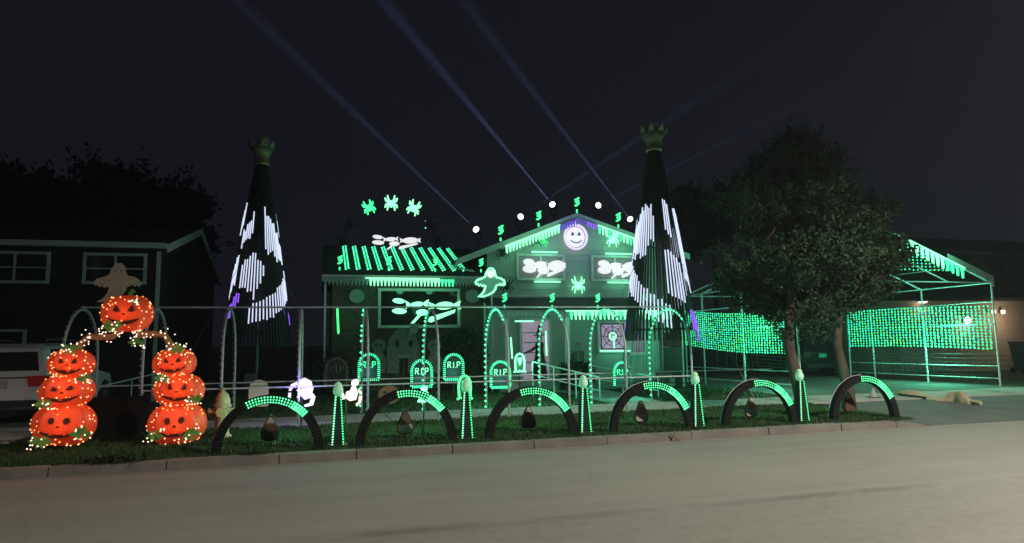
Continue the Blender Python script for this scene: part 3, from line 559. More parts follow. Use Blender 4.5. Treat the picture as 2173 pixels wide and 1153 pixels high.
t = root('spider_arch_frame', 'thin dark arched wire frame over the wing roof carrying spiders', 'frame', (2.9, 25.36, 5.2)); b = MB().tube([arc[0]-V(0,0,.5)]+arc+[arc[-1]-V(0,0,.5)], .018, 6); b.build('hoop', M['wire'], t)
b = MB(); 
for py in (470, 484): b.bulb(at(903, py, 25.3), .03)
b.build('spare_bulb', E_['mintw'], t)
# ------------------------------------------------------------------ gable emblem (plain round face)
q = at(1222, 503, 21.7); t = root('gable_light_face', 'round white lit pumpkin face with violet glow in the gable peak', 'light display', q)
b = MB().tube([q+V(x, 0, z) for x, z in ell(0, 0, .40, .42, 28)], .045, 6, True); b.build('outline', E_['lilac'], t)
MB().shape(ell(0, 0, .33, .35, 24), q+V(0,.03,0), .03).build('face_disc', E_['candy'], t)
for sx in (-1, 1): MB().shape([(sx*.12-.07, .05), (sx*.12+.07, .05), (sx*.12, .18)], q+V(0,-.0,0), .045).build('eye', M['violetd'] if 'violetd' in M else M['grey'], t)
MB().tube([q+V(x, -.01, -.12-.09*(1-(x/.2)**2)) for x in np.linspace(-.2, .2, 9)], .02, 5).build('mouth', M['grey'], t)
MB().tube([q+V(0,0,.44), q+V(.02,0,.52), q+V(.07,0,.56)], [.05, .045, .035], 6).build('stem', E_['lilac'], t)
light(q+V(0,-.55,.0), 16, LV, t, .15); light(q+V(.1,-.6,-.5), 7, LV, t, .15)
# ------------------------------------------------------------------ wall plaques on the wing
for i, (px, lb) in enumerate(((757, 'round grey plaque on the wing wall near its outer corner'), (1003, 'round grey plaque on the wing wall beside the outlined ghost'))):
    q = at(px, 629, 21.9); t = root('wall_plaque', lb, 'plaque', q, 'grey plaques on the wing'); MB().shape(ell(0, 0, .24, .22, 22), q, .04).build('disc', M['plaque'], t); MB().tube([q+V(x, -.03, z) for x, z in ell(0, 0, .22, .2, 22)], .015, 5, True).build('border', M['plaque'], t)
# ------------------------------------------------------------------ ghosts
GHOST = [(-.02, .40), (.06, .40), (.11, .35), (.13, .25), (.16, .19), (.26, .17), (.34, .12), (.36, .03), (.33, .0), (.30, .04), (.27, .0), (.24, .04), (.20, .01), (.15, .0), (.13, -.08), (.07, -.16), (-.04, -.22), (-.16, -.26), (-.29, -.26), (-.20, -.20), (-.14, -.12), (-.11, -.02), (-.14, .0), (-.19, -.02), (-.22, .02), (-.26, -.01), (-.29, .03), (-.33, .02), (-.35, .07), (-.30, .13), (-.20, .16), (-.12, .20), (-.09, .30)]
q = at(248, 600, 14.75); t = root('ghost_cutout', 'plain beige flying ghost board on a pole above the pumpkin arch', 'ghost', (q[0]+.02, 14.75, 2.5), 'flying ghost decorations')
MB().shape([(x*1.15, z*1.15) for x, z in GHOST], q-V(0,0,.08), .03).build('board', M['plank'], t); MB().bar((q[0]+.05, 14.79, 2.48), q+V(.05,.04,0), .022).build('pole', M['pipe'], t)
for sx in (-.03, .07): MB().shape(ell(sx, .31, .016, .028, 10), q-V(0,.008,.08), .02).build('eye', M['tarp'], t)
q = at(1040, 606, 20.0); s = 1.3; t = root('outlined_ghost', 'flying ghost outlined in mint light on a pole before the wing corner', 'ghost', (q[0]+.05, 20, gz(20)), 'flying ghost decorations')
MB().tube([q+V(x*s, 0, z*s) for x, z in GHOST], .032, 6, True).build('outline', E_['mintw'], t); MB().shape([(x*s*.95, z*s*.95) for x, z in GHOST], q+V(0,.04,0), .02).build('board', M['plaque'], t)
MB().shape(ell(.02*s, .27*s, .085*s, .09*s), q, .05).build('face', E_['candy'], t); MB().bar((q[0]+.06, 20.06, gz(20)-.03), q+V(.06,.06,-.1), .03).build('pole', M['pipe'], t); light(q+V(0,-.3,.1), 6, LG, t, .1)
BELL = [(-.28, -.42), (-.2, -.38), (-.22, .0), (-.20, .22), (-.12, .36), (0, .41), (.12, .36), (.20, .22), (.22, .0), (.2, -.38), (.28, -.42), (.15, -.36), (.08, -.42), (0, -.36), (-.08, -.42), (-.15, -.36)]
def bell_ghost(label, q, s, m, solid, group='standing ghost decorations', power=4, col=LG):
    q = V(*q); t = root('standing_ghost', label, 'ghost', (q[0], q[1], gz(q[1])), group)
    MB().tube([q+V(x*s, 0, z*s) for x, z in BELL], .045*s, 6, True).build('outline', m, t)
    if solid: MB().shape([(x*.92*s, z*.92*s) for x, z in BELL], q+V(0,.03,0), .03).build('board', solid, t)
    MB().shape([(-.1*s, .22*s), (.1*s, .22*s), (.06*s, -.02*s), (0, -.12*s), (-.06*s, -.02*s)], q, .05).build('face', m, t)
    for sx in (-1, 1): MB().shape(ell(sx*.045*s, .12*s, .02*s, .04*s, 8), q, .06).build('eye', M['black'], t)
    MB().bar((q[0], q[1]+.05, gz(q[1])-.03), q+V(0,.05,-.3*s), .015).build('stake', M['wire'], t)
    if power: light(q+V(0,-.3,0), power, col, t, .1)
bell_ghost('small bell shaped ghost outlined in pale green by the front steps', at(1103, 770, 18.6), .62, E_['mintw'], M['hedge'], power=6)
bell_ghost('long draped green ghost behind the second lit post', at(986, 822, 12.6), .52, E_['ghostg'], M['hedge'], power=3)
def blob_ghost(label, q, parts, m, col, power, group='bright white ghost figures on the lawn'):
    q = V(*q); t = root('lit_ghost_figure', label, 'ghost', (q[0], q[1], gz(q[1])), group)
    for nm, pts in parts: MB().shape(pts, q, .06 if nm == 'body' else .07).build(nm, m, t)
    MB().bar((q[0], q[1]+.06, gz(q[1])-.03), q+V(0,.06,0), .015).build('stake', M['wire'], t)
    light(q+V(0,-.35,0), power, col, t, .1)
q = at(640, 832, 14.0)
blob_ghost('hunched white ghost with a violet glow behind the first arch', q, [('body', [(-.08, .22), (.05, .27), (.18, .2), (.22, .05), (.16, -.12), (.06, -.15), (-.02, -.06), (-.06, .02), (.02, .07), (.1, .06), (.06, .12), (-.04, .12)]),
    ('arm', [(-.08, .2), (-.2, .15), (-.24, .03), (-.19, .03), (-.15, .11), (-.06, .14)]), ('arm', [(-.24, -.01), (-.19, -.01), (-.2, -.12), (-.25, -.11)]), ('tail', [(.2, -.02), (.26, -.1), (.22, -.26), (.06, -.29), (.05, -.25), (.15, -.22), (.17, -.12)])], E_['candy'], LV, 7)
q = at(735, 832, 12.6)
blob_ghost('pair of white ghost shapes hung behind the first lit post', q, [('body', [(.06, .02), (.1, .1), (.16, .09), (.2, -.02), (.17, -.14), (.06, -.16), (-.02, -.1), (0, .0)]), ('head', ell(.15, .16, .07, .06, 14, .4)), ('arm', [(.2, .06), (.26, .0), (.27, -.04), (.21, -.02)]), ('arm', [(.22, -.08), (.27, -.08), (.25, -.2), (.18, -.26), (.16, -.22), (.21, -.18)]),
    ('body', [(-.16, .0), (-.1, .03), (-.04, -.04), (-.02, -.12), (-.12, -.14), (-.15, -.06)]), ('arm', [(-.18, -.05), (-.14, -.06), (-.13, -.18), (-.18, -.18)])], emat('pinkish_white', lin(245, 215, 210), 1.05), (1, .75, .7), 4)
q = at(900, 838, 12.0)
blob_ghost('small pale green ghost rising behind the second arch', q, [('body', [(-.12, -.12), (-.05, .0), (-.02, .03), (.06, .05), (.12, -.05), (.1, -.1), (.0, -.13)]), ('head', ell(.0, .1, .055, .05, 12))], E_['mintw'], LG, 3)
# grey boards against the wing
q = at(857, 745, 20.6); t = root('tombstone_board', 'large grey arched monster board with a hat leaning by the wing window', 'decoration', (q[0], 20.6, gz(20.6)))
MB().shape([(-.5, -.65), (-.5, .1), (-.42, .4), (-.25, .6), (0, .68), (.2, .62), (.36, .42), (.47, .12), (.47, -.65), (.12, -.65), (.12, -.22), (-.14, -.22), (-.14, -.65)], q, .05).build('board', M['stone'], t)
MB().shape([(.15, .55), (.2, .82), (.46, .8), (.44, .68), (.36, .5)], q-V(0,.01,0), .06).build('hat', M['plaque'], t)
MB().shape([(-.2, -.14), (.2, -.14), (.2, -.19), (-.2, -.19)], q-V(0,.015,0), .06).build('sill', M['plaque'], t)
for sx in (-1, 1): MB().shape(ell(sx*.2, .22, .07, .11, 12), q-V(0,.01,0), .06).build('eye', M['wire'], t)
MB().shape([(-.12, .3), (.12, .3), (.16, .05), (.08, -.05), (-.08, -.05), (-.16, .05)], q-V(0,.01,0), .065).build('nose', M['stone'], t)
MB().bar((q[0], 20.66, .25), (q[0], 20.66, q[2]), .03).build('stake', M['wood'], t)
for px, lb in ((803, 'dull grey standing board figure beside the large arched board, outer side'), (922, 'dull grey standing board figure beside the large arched board, shrub side')):
    q = at(px, 755, 20.4); t = root('board_figure', lb, 'decoration', (q[0], 20.4, gz(20.4)), 'grey board figures by the wing')
    MB().shape(ell(0, .28, .2, .2, 18), q, .04).build('head', M['stone'], t); MB().shape([(-.12, .1), (.12, .1), (.24, -.15), (.18, -.5), (-.18, -.5), (-.24, -.15)], q+V(0,.01,0), .04).build('body', M['stone'], t)
    for sx in (-1, 1): MB().shape(ell(sx*.07, .3, .03, .045, 10), q, .055).build('eye', M['wire'], t)
    MB().bar((q[0], 20.45, .25), (q[0], 20.45, q[2]), .02).build('stake', M['wood'], t)
# ------------------------------------------------------------------ tombstones with lettering
LET = {'R': [[(0,0),(0,1)], [(0,1),(.55,1),(.6,.8),(.5,.55),(0,.55)], [(.25,.55),(.6,0)]], 'I': [[(0,0),(0,1)]], 'P': [[(0,0),(0,1)], [(0,1),(.55,1),(.6,.78),(.5,.5),(0,.5)]], '.': [[(0,0),(.02,.05)]]}
def tomb(label, q, s, lit, m, lm, frac=(0, 1), power=2):
    q = V(*q); t = root('light_tombstone', label, 'tombstone', (q[0], q[1], gz(q[1])), 'tombstones outlined in light'); w, h = .26*s, .30*s
    pts = [(-w, -h), (-w, h*.35)]+[(w*math.cos(a), h*.35+w*1.05*math.sin(a)) for a in np.linspace(math.pi, 0, 14)]+[(w, -h)]
    MB().shape([(x*1.08, z*1.05) for x, z in pts], q+V(0,.04,0), .03).build('slab', M['black'], t)
    # dashes round the edge
    P = [V(*p) for p in pts+[pts[0]]]; L_ = [np.linalg.norm(P[i+1]-P[i]) for i in range(len(P)-1)]; tot = sum(L_); n = 40; b = MB(); b2 = MB()
    for k in range(n):
        d = (k+.5)/n*tot; i = 0
        while d > L_[i]: d -= L_[i]; i += 1
        tdir = (P[i+1]-P[i])/L_[i]; c2 = P[i]+tdir*d; nn = V(-tdir[1], tdir[0])
        hw, hl = .011*s, .033*s
        (b if frac[0] <= k/n <= frac[1] else b2).shape([tuple(c2+tdir*hw+nn*hl), tuple(c2-tdir*hw+nn*hl), tuple(c2-tdir*hw-nn*hl), tuple(c2+tdir*hw-nn*hl)], q, .03)
    if b.v: b.build('edge_lights', m, t, 'stuff')
    if b2.v: b2.build('unlit_edge_lights', M['grey'], t, 'stuff')
    x = -.165*s
    for ch in 'R.I.P':
        bb = MB(); wd = {'R': .6, 'P': .6, 'I': .12, '.': .1}[ch]*.13*s
        for st in LET[ch]: bb.tube([q+V(x+a*.13*s, -.01, (.02+e*.15)*s) for a, e in st], .011*s, 5)
        bb.build('letter', lm, t); x += wd+.034*s
    MB().bar((q[0], q[1]+.06, gz(q[1])-.03), q+V(0,.06,0), .015).build('stake', M['wire'], t)
    if power: light(q+V(0,-.25,-.1), power, (.1, .9, .7), t, .1)
tomb('dim unlit R.I.P tombstone beyond the first lit post', at(714, 792, 16.6), .92, False, M['grey'], M['grey'], power=0)
tomb('teal R.I.P tombstone behind the hoop near the grey board figure', at(783, 782, 17.8), .95, True, E_['teal'], E_['teal'])
tomb('teal R.I.P tombstone above the second arch', at(895, 796, 16.6), .93, True, E_['teal'], E_['mintw'])
tomb('teal R.I.P tombstone behind the long draped ghost', at(963, 782, 17.6), .95, True, E_['teal'], E_['mintw'])
tomb('teal R.I.P tombstone beside the bell shaped ghost', at(1062, 798, 16.6), .93, True, E_['teal'], E_['mintw'])
tomb('half lit R.I.P tombstone in front of the porch ramp', at(1321, 797, 16.8), .9, True, E_['teal'], E_['teal'], (0, .38), 1)
q = at(549, 828, 15.9); t = root('plain_tombstone', 'plain pale rounded tombstone board near the hydrant', 'tombstone', (q[0], 15.9, gz(15.9)))
MB().shape([(-.2, -.35), (-.2, .03)]+[(.2*math.cos(a), .03+.19*math.sin(a)) for a in np.linspace(math.pi, 0, 12)]+[(.2, -.35)], q, .05).build('slab', M['plank'], t); MB().bar((q[0], 15.95, .2), (q[0], 15.95, q[2]), .015).build('stake', M['wire'], t)
q = at(826, 838, 15.4); t = root('faded_pumpkin_board', 'faded brown pumpkin board behind the second arch', 'pumpkin', (q[0], 15.4, .22)); MB().shape(ell(0, 0, .24, .2, 20), q, .04).build('board', M['pumpkin_d'], t); MB().shape([(-.02, .18), (.03, .18), (.05, .27), (.01, .28)], q, .05).build('stem', M['wood'], t)
for sx in (-1, 1): MB().shape([(sx*.09-.04, .03), (sx*.09+.04, .03), (sx*.09, .1)], q, .055).build('eye', M['black'], t)
MB().bar((q[0], 15.44, .15), (q[0], 15.44, q[2]), .015).build('stake', M['wire'], t)

# ------------------------------------------------------------------ jack-o'-lantern arch
PYY = 12.45
def pumpkin(label, px, py, rx, rz, tilt=0, Y=PYY, seed=0, stem=True):
    g = np.random.default_rng(seed); c = at(px, py, Y); t = root('lit_pumpkin', label, 'pumpkin', c-V(0,0,rz), "glowing jack-o'-lanterns of the pumpkin arch"); ca, sa = math.cos(tilt), math.sin(tilt)
    n, m_ = 40, 12; ry = rx*.62; vs = []; fs = []
    def surf(q, v): # q azimuth, v polar
        rib = 1-.11*abs(math.cos(q*5))**3; dz = math.cos(v); k = math.sin(v)**.75
        x, y, z = rx*k*math.cos(q)*rib, ry*k*math.sin(q)*rib, rz*dz*(1-.10*math.exp(-(k/.35)**2)); return c+V(x*ca-z*sa, y, x*sa+z*ca)
    for j in range(m_+1):
        for i in range(n): vs.append(surf(2*math.pi*i/n, .02+(math.pi-.04)*j/m_))
    for j in range(m_):
        for i in range(n): fs.append((j*n+i, (j+1)*n+i, (j+1)*n+(i+1) % n, j*n+(i+1) % n))
    MB().add(vs, fs+[tuple(range(n))[::-1]]).build('shell', E_['orange'], t, smooth=True)
    def feat(nm, pts, m, lift=.012):   # carved feature wrapped on the front of the shell
        b = MB(); P = []; Q = []
        for x, z in pts:
            k2 = max(0, 1-(x)**2-(z)**2); y = -ry*min(1, (k2**.5)*1.08+.05)
            X, Z = x*rx, z*rz; P.append(c+V(X*ca-Z*sa, y-lift, X*sa+Z*ca)); Q.append(c+V(X*ca-Z*sa, y+.05, X*sa+Z*ca))
        n2 = len(pts); b.add(P+Q, [tuple(range(n2)), tuple(range(n2, 2*n2))[::-1]]+[((i+1) % n2, i, i+n2, (i+1) % n2+n2) for i in range(n2)]); b.build(nm, m, t)
    ek = g.uniform(.8, 1.2); eh = g.uniform(.3, .44)
    for sx in (-1, 1): feat('eye', [(sx*.25-.11*ek, .10), (sx*.25, .05), (sx*.25+.11*ek, .10), (sx*.25+.04*sx*ek, eh)] if seed % 3 else [(sx*.22+.09*ek*math.cos(q), .2+.16*ek*math.sin(q)) for q in np.linspace(0, 2*math.pi, 11)[:-1]], M['carve'], .02)
    feat('nose', [(-.08, -.1), (.08, -.1), (0, .03)] if seed % 2 else [(-.07, -.02), (0, -.11), (.07, -.02)], M['carve'], .02)
    lo = [(x, -.28-.30*(1-(x/.56)**2)) for x in np.linspace(-.56, .56, 9)]; up = [(x, -.26-.13*(1-(x/.56)**2)+(-.07 if i % 3 == 1 else 0)) for i, x in enumerate(np.linspace(.56, -.56, 11))]
    for i in range(8):
        xa, xb = np.linspace(-.56, .56, 9)[i:i+2]; f1 = lambda x: -.28-(.26+.05*(seed % 3))*(1-(x/.56)**2); f2 = lambda x: -.26-.14*(1-(x/.56)**2)
        feat('mouth', [(xa, f1(xa)-.005), (xb, f1(xb)-.005), (xb, f2(xb)+.005), (xa, f2(xa)+.005)], M['carve'], .02) if i not in ((2, 5), (3,), (1, 4, 6))[seed % 3] else feat('mouth', [(xa, f1(xa)-.005), (xb, f1(xb)-.005), (xb, f1(xb)*.5+f2(xb)*.5), (xa, f1(xa)*.5+f2(xa)*.5)], M['carve'], .02)
    if stem: MB().tube([surf(0, .03)-V(0,0,.03), surf(0, .03)+V(.01,0,.06), surf(0, .03)+V(.05,0,.1)], [.05, .035, .04], 7).build('stem', E_['leaf'], t)
    b = MB(); k = 0
    while k < 46:
        q = g.uniform(math.pi*1.02, math.pi*1.98); v = g.uniform(.35, 2.8); p = surf(q, v)
        nx = (p-c)[0]/rx; nz = (p-c)[2]/rz
        if abs(nx) < .5 and -.6 < nz < .42 and g.uniform() < .75: continue
        b.bulb(p+V(0,-.012,0), g.uniform(.011, .018)); k += 1
    b.build('bulbs', E_['warm'], t, 'stuff')
    light(c+V(0,-ry-.3,0), 1.2, (1, .36, .14), t, .12)
    return t, c
M['carve'] = mat('carved_dark', (.03, .008, .006), .9)
ppm = 12.45/1450*1.02
stackL = [(137, 900, .46, .345, -.05, 'largest pumpkin at the foot of the stack nearest the white car'), (143, 830, .40, .275, .06, 'middle pumpkin of the stack nearest the white car'), (152, 773, .345, .24, -.05, 'top pumpkin of the stack nearest the white car')]
stackR = [(377, 899, .46, .345, .04, 'largest pumpkin at the foot of the stack beside the hydrant'), (381, 828, .40, .275, -.05, 'middle pumpkin of the stack beside the hydrant'), (371, 771, .345, .24, .06, 'top pumpkin of the stack beside the hydrant')]
for i, (px, py, rx, rz, tl, lb) in enumerate(stackL+stackR): pumpkin(lb, px, py, rx, rz, tl, seed=30+i)
pumpkin('single pumpkin hung at the crown of the pumpkin arch', 271, 666, .40, .315, 0, seed=40)
def leafclump(label, px, py, s, seed, parent=None, Y=PYY-.32, nb=9, bm=None):
    g = np.random.default_rng(seed); c = at(px, py, Y); t = root('leaf_cluster', label, 'leaves', c, 'lit leaf clusters of the pumpkin arch')
    for k in range(6):
        a = 2*math.pi*k/6+g.uniform(-.3, .3); d = V(math.cos(a), g.uniform(-.3, .3), math.sin(a)*.7); w = V(-d[2], 0, d[0])
        MB().hexa([c, c+d*s*.5-w*s*.28, c+d*s, c+d*s*.5+w*s*.28, c+V(0,.02,0), c+d*s*.5-w*s*.28+V(0,.02,0), c+d*s+V(0,.02,0), c+d*s*.5+w*s*.28+V(0,.02,0)]).build('leaf', E_['leaf'], t)
    b = MB()
    for k in range(nb): b.bulb(c+V(g.uniform(-1, 1)*s, -.04, g.uniform(-.7, .7)*s), .015)
    b.build('bulbs', bm or E_['warmw'], t, 'stuff')
for i, (px, py, s, lb) in enumerate(((85, 938, .16, 'outer foot of the stack nearest the white car'), (172, 920, .17, 'inner foot of the stack nearest the white car'), (92, 858, .14, 'outer shoulder of the stack nearest the white car'), (177, 802, .12, 'inner shoulder of the stack nearest the white car'), (147, 742, .13, 'top of the stack nearest the white car'),
        (327, 925, .15, 'inner foot of the stack beside the hydrant'), (404, 922, .17, 'outer foot of the stack beside the hydrant'), (413, 848, .13, 'outer shoulder of the stack beside the hydrant'), (343, 803, .13, 'inner shoulder of the stack beside the hydrant'), (377, 742, .13, 'top of the stack beside the hydrant'), (237, 692, .17, 'lower left of the crowning pumpkin'), (290, 727, .13, 'lower right of the crowning pumpkin'), (285, 640, .09, 'stem of the crowning pumpkin'))):
    leafclump('lit leaves and bulbs at the '+lb, px, py, s, 70+i)
def vine(label, pts, seed):
    g = np.random.default_rng(seed); P = [at(px, py, PYY) for px, py in pts]; t = root('vine_branch', label, 'vine', P[0], 'vine branches of the pumpkin arch')
    Q = []
    for i in range(len(P)-1):
        for f in np.linspace(0, 1, 6)[:-1]: Q.append(P[i]+(P[i+1]-P[i])*f)
    Q.append(P[-1]); MB().tube(Q, .05, 7).build('branch', M['vine'], t, smooth=True); b = MB()
    for k in range(46): p = Q[g.integers(0, len(Q))]; b.bulb(p+V(g.normal(0, .09), -.07, g.normal(.03, .06)), .014)
    b.build('bulbs', E_['warmw'], t, 'stuff')
vine('lit vine branch from the stack by the white car up to the crowning pumpkin', [(163, 752), (172, 728), (190, 714), (215, 716), (240, 715), (256, 698), (262, 690)], 91)
vine('lit vine branch from the stack by the hydrant up to the crowning pumpkin', [(369, 750), (362, 730), (350, 712), (325, 708), (300, 712), (290, 700), (285, 690)], 92)
t = root('black_panel', 'low black panel standing on the sidewalk between the two pumpkin stacks', 'panel', at(254, 906, 13.6)*V(1,1,0)+V(0,0,.19)); A = at(190, 843, 13.6); B = at(320, 843, 13.6)
MB().span((A[0], 13.58, .2), (B[0], 13.62, A[2])).build('board', M['void'], t)
for x in (A[0]+.1, B[0]-.1): MB().span((x-.04, 13.5, .17), (x+.04, 13.8, .24)).build('foot', M['black'], t)

# ------------------------------------------------------------------ hydrant
hx, hy = -1.60, 12.85; hz = gz(hy); t = root('fire_hydrant', 'yellow fire hydrant between the pumpkins and the first arch', 'hydrant', (hx, hy, hz))
MB().lathe([(.16, -.03), (.16, .03), (.125, .05), (.115, .1), (.115, .45), (.13, .47), (.13, .5)], (hx, hy, hz), 18).build('barrel', M['hydrant'], t, smooth=True)
MB().lathe([(.15, .50), (.15, .54), (.125, .56), (.12, .64), (.095, .72), (.05, .77), (.035, .78), (.035, .84)], (hx, hy, hz), 18).build('bonnet', M['hydrant'], t, smooth=True)
for d, r in ((V(-1,0,0), .055), (V(1,0,0), .055), (V(0,-1,0), .075)):
    c = V(hx, hy, hz+.44); n_ = MB().bar(c+d*.1, c+d*.19, r, 12).build('nozzle', M['hydrant'], t); MB().bar(c+d*.191, c+d*.225, r*1.15, 6).build('nozzle_cap', M['hydrant'], n_)
for k in range(8): q = 2*math.pi*k/8; MB().bar((hx+.137*math.cos(q), hy+.137*math.sin(q), hz+.541), (hx+.137*math.cos(q), hy+.137*math.sin(q), hz+.56), .014, 6).build('bolt', M['hydrant'], t)

# ------------------------------------------------------------------ low LED arches, posts and candy corn along the verge
archx = [-.73, 1.36, 3.46, 5.68, 7.88, 10.25]; LIT = [(118, 42), (104, 40), (108, 32), (104, 28), (100, 26), (98, 30)]
for i, x in enumerate(archx):
    Y = 11.2+float(rng.uniform(-.03, .03)); z0 = gz(Y)-.02; R1 = .80+float(rng.uniform(-.02, .015)); Hh = .86+float(rng.uniform(-.02, .025))
    t = root('led_arch', f'low black arch with green lit crown on the verge, {ORD[i]} from the pumpkin stacks', 'arch', (x, Y, z0), 'low LED arches on the verge')
    N = 40; b = MB(); rings = []
    for k in range(N+1):
        a = math.pi*k/N; ca, sa = math.cos(a), math.sin(a); o_ = V(x+R1*ca, 0, z0+Hh*sa); n_ = V(ca/R1, 0, sa/Hh); n_ /= np.linalg.norm(n_); i_ = o_-n_*.125
        rings.append((o_, i_))
    for k in range(N):
        (o1, i1), (o2, i2) = rings[k], rings[k+1]; yy = .06
        b.add([o1+V(0,Y-yy,0), o2+V(0,Y-yy,0), i2+V(0,Y-yy,0), i1+V(0,Y-yy,0), o1+V(0,Y+yy,0), o2+V(0,Y+yy,0), i2+V(0,Y+yy,0), i1+V(0,Y+yy,0)], [(0,1,2,3), (7,6,5,4), (1,0,4,5), (3,2,6,7)]+([(0,3,7,4)] if k == 0 else [])+([(2,1,5,6)] if k == N-1 else []))
    b.build('body', M['rock'], t)
    for yy in (-.063, .063): MB().tube([r[0]+V(0,Y+yy,0) for r in rings], .008, 5).build('rim', M['pipe'] if i > 2 and yy > 0 else M['rock'], t)
    lit = MB(); off = MB(); nL = 54; a0, a1 = LIT[i]
    for k in range(nL):
        a = math.radians(180-180*(k+.5)/nL); ca, sa = math.cos(a), math.sin(a); o_ = V(x+R1*ca, Y-.07, z0+Hh*sa); n_ = V(ca/R1, 0, sa/Hh); n_ /= np.linalg.norm(n_); on = a1 <= math.degrees(a) <= a0
        for w_ in (.022, .062, .102):
            p = o_-n_*w_
            if on: lit.bulb(p, .0165 if math.degrees(a) > 62 else .024)
            else: off.bulb(p, .007)
    lit.build('lit_bulbs', E_['teal'] if i < 0 else E_['arch'], t, 'stuff'); off.build('unlit_bulbs', M['grey'], t, 'stuff')
    for f in (.3, .8):
        a = math.radians(a0+(a1-a0)*f); light((x+R1*.62*math.cos(a), Y+.95, z0+.5), 3.2, LG, t, .08)
for i, (x, fig) in enumerate(((.29, 1), (2.36, 1), (4.46, 1), (6.66, 1), (8.92, 1))):
    Y = 11.35; z0 = gz(Y)-.02; t = root('lit_post', f'tapered post with two mint light rows and pale globe, {ORD[i]} from the pumpkin stacks', 'light post', (x, Y, z0), 'tapered light posts on the verge'); h = .78
    MB().hexa([(x-.11,Y-.08,z0),(x+.11,Y-.08,z0),(x+.11,Y+.08,z0),(x-.11,Y+.08,z0),(x-.06,Y-.05,z0+h),(x+.06,Y-.05,z0+h),(x+.06,Y+.05,z0+h),(x-.06,Y+.05,z0+h)]).build('post', M['void'], t)
    MB().box((x, Y, z0+.02), (.3, .24, .04)).build('base', M['black'], t)
    for s in (-1, 1):
        b = MB()
        for k in range(19): f = k/18; b.bulb((x+s*(.085-.045*f), Y-.095+.03*f, z0+.04+f*(h-.05)), .0175 if s < 0 else .015)
        b.build('light_row', E_['mint'] if s > 0 else E_['mintw'], t, 'stuff')
    MB().lathe([(.035, 0), (.06, .02), (.08, .07), (.075, .13), (.05, .17), (.055, .175), (.05, .2), (.015, .23)], (x, Y, z0+h), 14).build('globe', E_['globe'], t, smooth=True)  # LED light caught by the globe is put in as faint emission
    light((x, Y-.28, z0+.35), .55, LG, t, .08)
cc_ = [(573, 911, 'd'), (860, 902, 'w'), (1122, 893, 'd'), (1362, 884, 'o'), (1595, 872, 'o'), (1803, 858, 'd')]
for i, (px, py, k) in enumerate(cc_):
    Y = 11.75; q = at(px, py, Y); q[2] = gz(Y)+.25; t = root('candy_corn_sign', f'candy corn stake sign on the grass under the {ORD[i]} LED arch', 'sign', (q[0], Y, gz(Y)), 'candy corn signs under the arches')
    ms = {'d': ('black' if i == 0 else 'ccorn_d', 'ccorn_d', 'ccorn_w'), 'w': ('ccorn_w', 'ccorn_d', 'ccorn_d'), 'o': ('ccorn_w', 'ccorn_o', 'ccorn_w')}[k]; bands = [((-.085, -.165), (.085, -.165), (.122, -.13), (.112, -.03), (-.112, -.03), (-.122, -.13), ms[0]), ((-.112, -.03), (.112, -.03), (.065, .09), (-.065, .09), ms[1]), ((-.065, .09), (.065, .09), (.02, .18), (-.02, .18), ms[2])]
    for bd in bands: MB().shape(list(bd[:-1]), q, .03).build('band', M[bd[-1]], t)
    MB().shape([(-.09, -.19), (.09, -.19), (.142, -.14), (.132, -.02), (.03, .21), (-.03, .21), (-.132, -.02), (-.142, -.14)], q+V(0,.025,0), .015).build('backing', M['black'], t)
    MB().bar((q[0], Y+.03, gz(Y)-.03), (q[0], Y+.03, q[2]), .012).build('stake', M['wire'], t)

# ------------------------------------------------------------------ hoop tunnel over the sidewalk
hoopx = [-4.35, -3.07, -1.74, -.375, .91, 2.3, 3.76, 5.08, 6.4, 8.0]; Yf, Yb, Zt = 13.75, 15.75, 2.47
def hoop_path(x, n=24):
    P = [V(x, Yf, gz(13.75)-.03), V(x, Yf, 1.35)]
    for a in np.linspace(math.pi, 0, n): P.append(V(x, 14.75+1.0*math.cos(a), 1.5+(Zt-1.5)*math.sin(a)))
    return P+[V(x, Yb, 1.35), V(x, Yb, gz(15.75)-.03)]
for i, x in enumerate(hoopx):
    t = root('pipe_hoop', f'tall pale pipe hoop over the sidewalk, {ORD[i]} from the white car', 'hoop', (x, 14.75, .2), 'pipe hoops of the sidewalk tunnel'); P = hoop_path(x); MB().tube(P, .024, 7).build('hoop', M['pipe'], t, smooth=True)
    b = MB(); D = [0]; 
    for k in range(len(P)-1): D.append(D[-1]+np.linalg.norm(P[k+1]-P[k]))
    n = 44; lit = i >= 4
    def along(d):
        k = max(j for j in range(len(D)) if D[j] <= d+1e-9); k = min(k, len(P)-2); return P[k]+(P[k+1]-P[k])*((d-D[k])/(D[k+1]-D[k]))
    bl = MB(); bo = MB()
    for k in range(n):
        f = (k+.5)/n; p = along(f*D[-1]); on = (f > .36 if i > 5 else f > .55 if i == 5 else f > .5) and lit and rng.uniform() > (.05 if i > 4 else .4)
        q_ = p+V(-.03, -.025, 0); (bl if on else bo).bulb(q_, (.031 if on else .017))
    if bl.v: bl.build('lit_bulbs', E_['teal'], t, 'stuff')
    bo.build('unlit_bulbs', M['pipe'], t, 'stuff')
    if i > 5:
        light((x-.1, 16.4, .9), 6, LG, t, .1); light((x-.1, 14.6, 2.2), 2.5, LG, t, .1)
t = root('tunnel_ridge_pipe', 'long thin ridge pipe joining the tops of the sidewalk hoops', 'pipe', (-4.4, 14.75, Zt)); MB().bar((-4.4, 14.75, Zt+.04), (8.05, 14.75, Zt+.06), .02).build('pipe', M['pipe'], t)
for x in hoopx[::2]: MB().box((x, 14.75, Zt+.03), (.06, .07, .07)).build('clamp', M['pipe'], t)
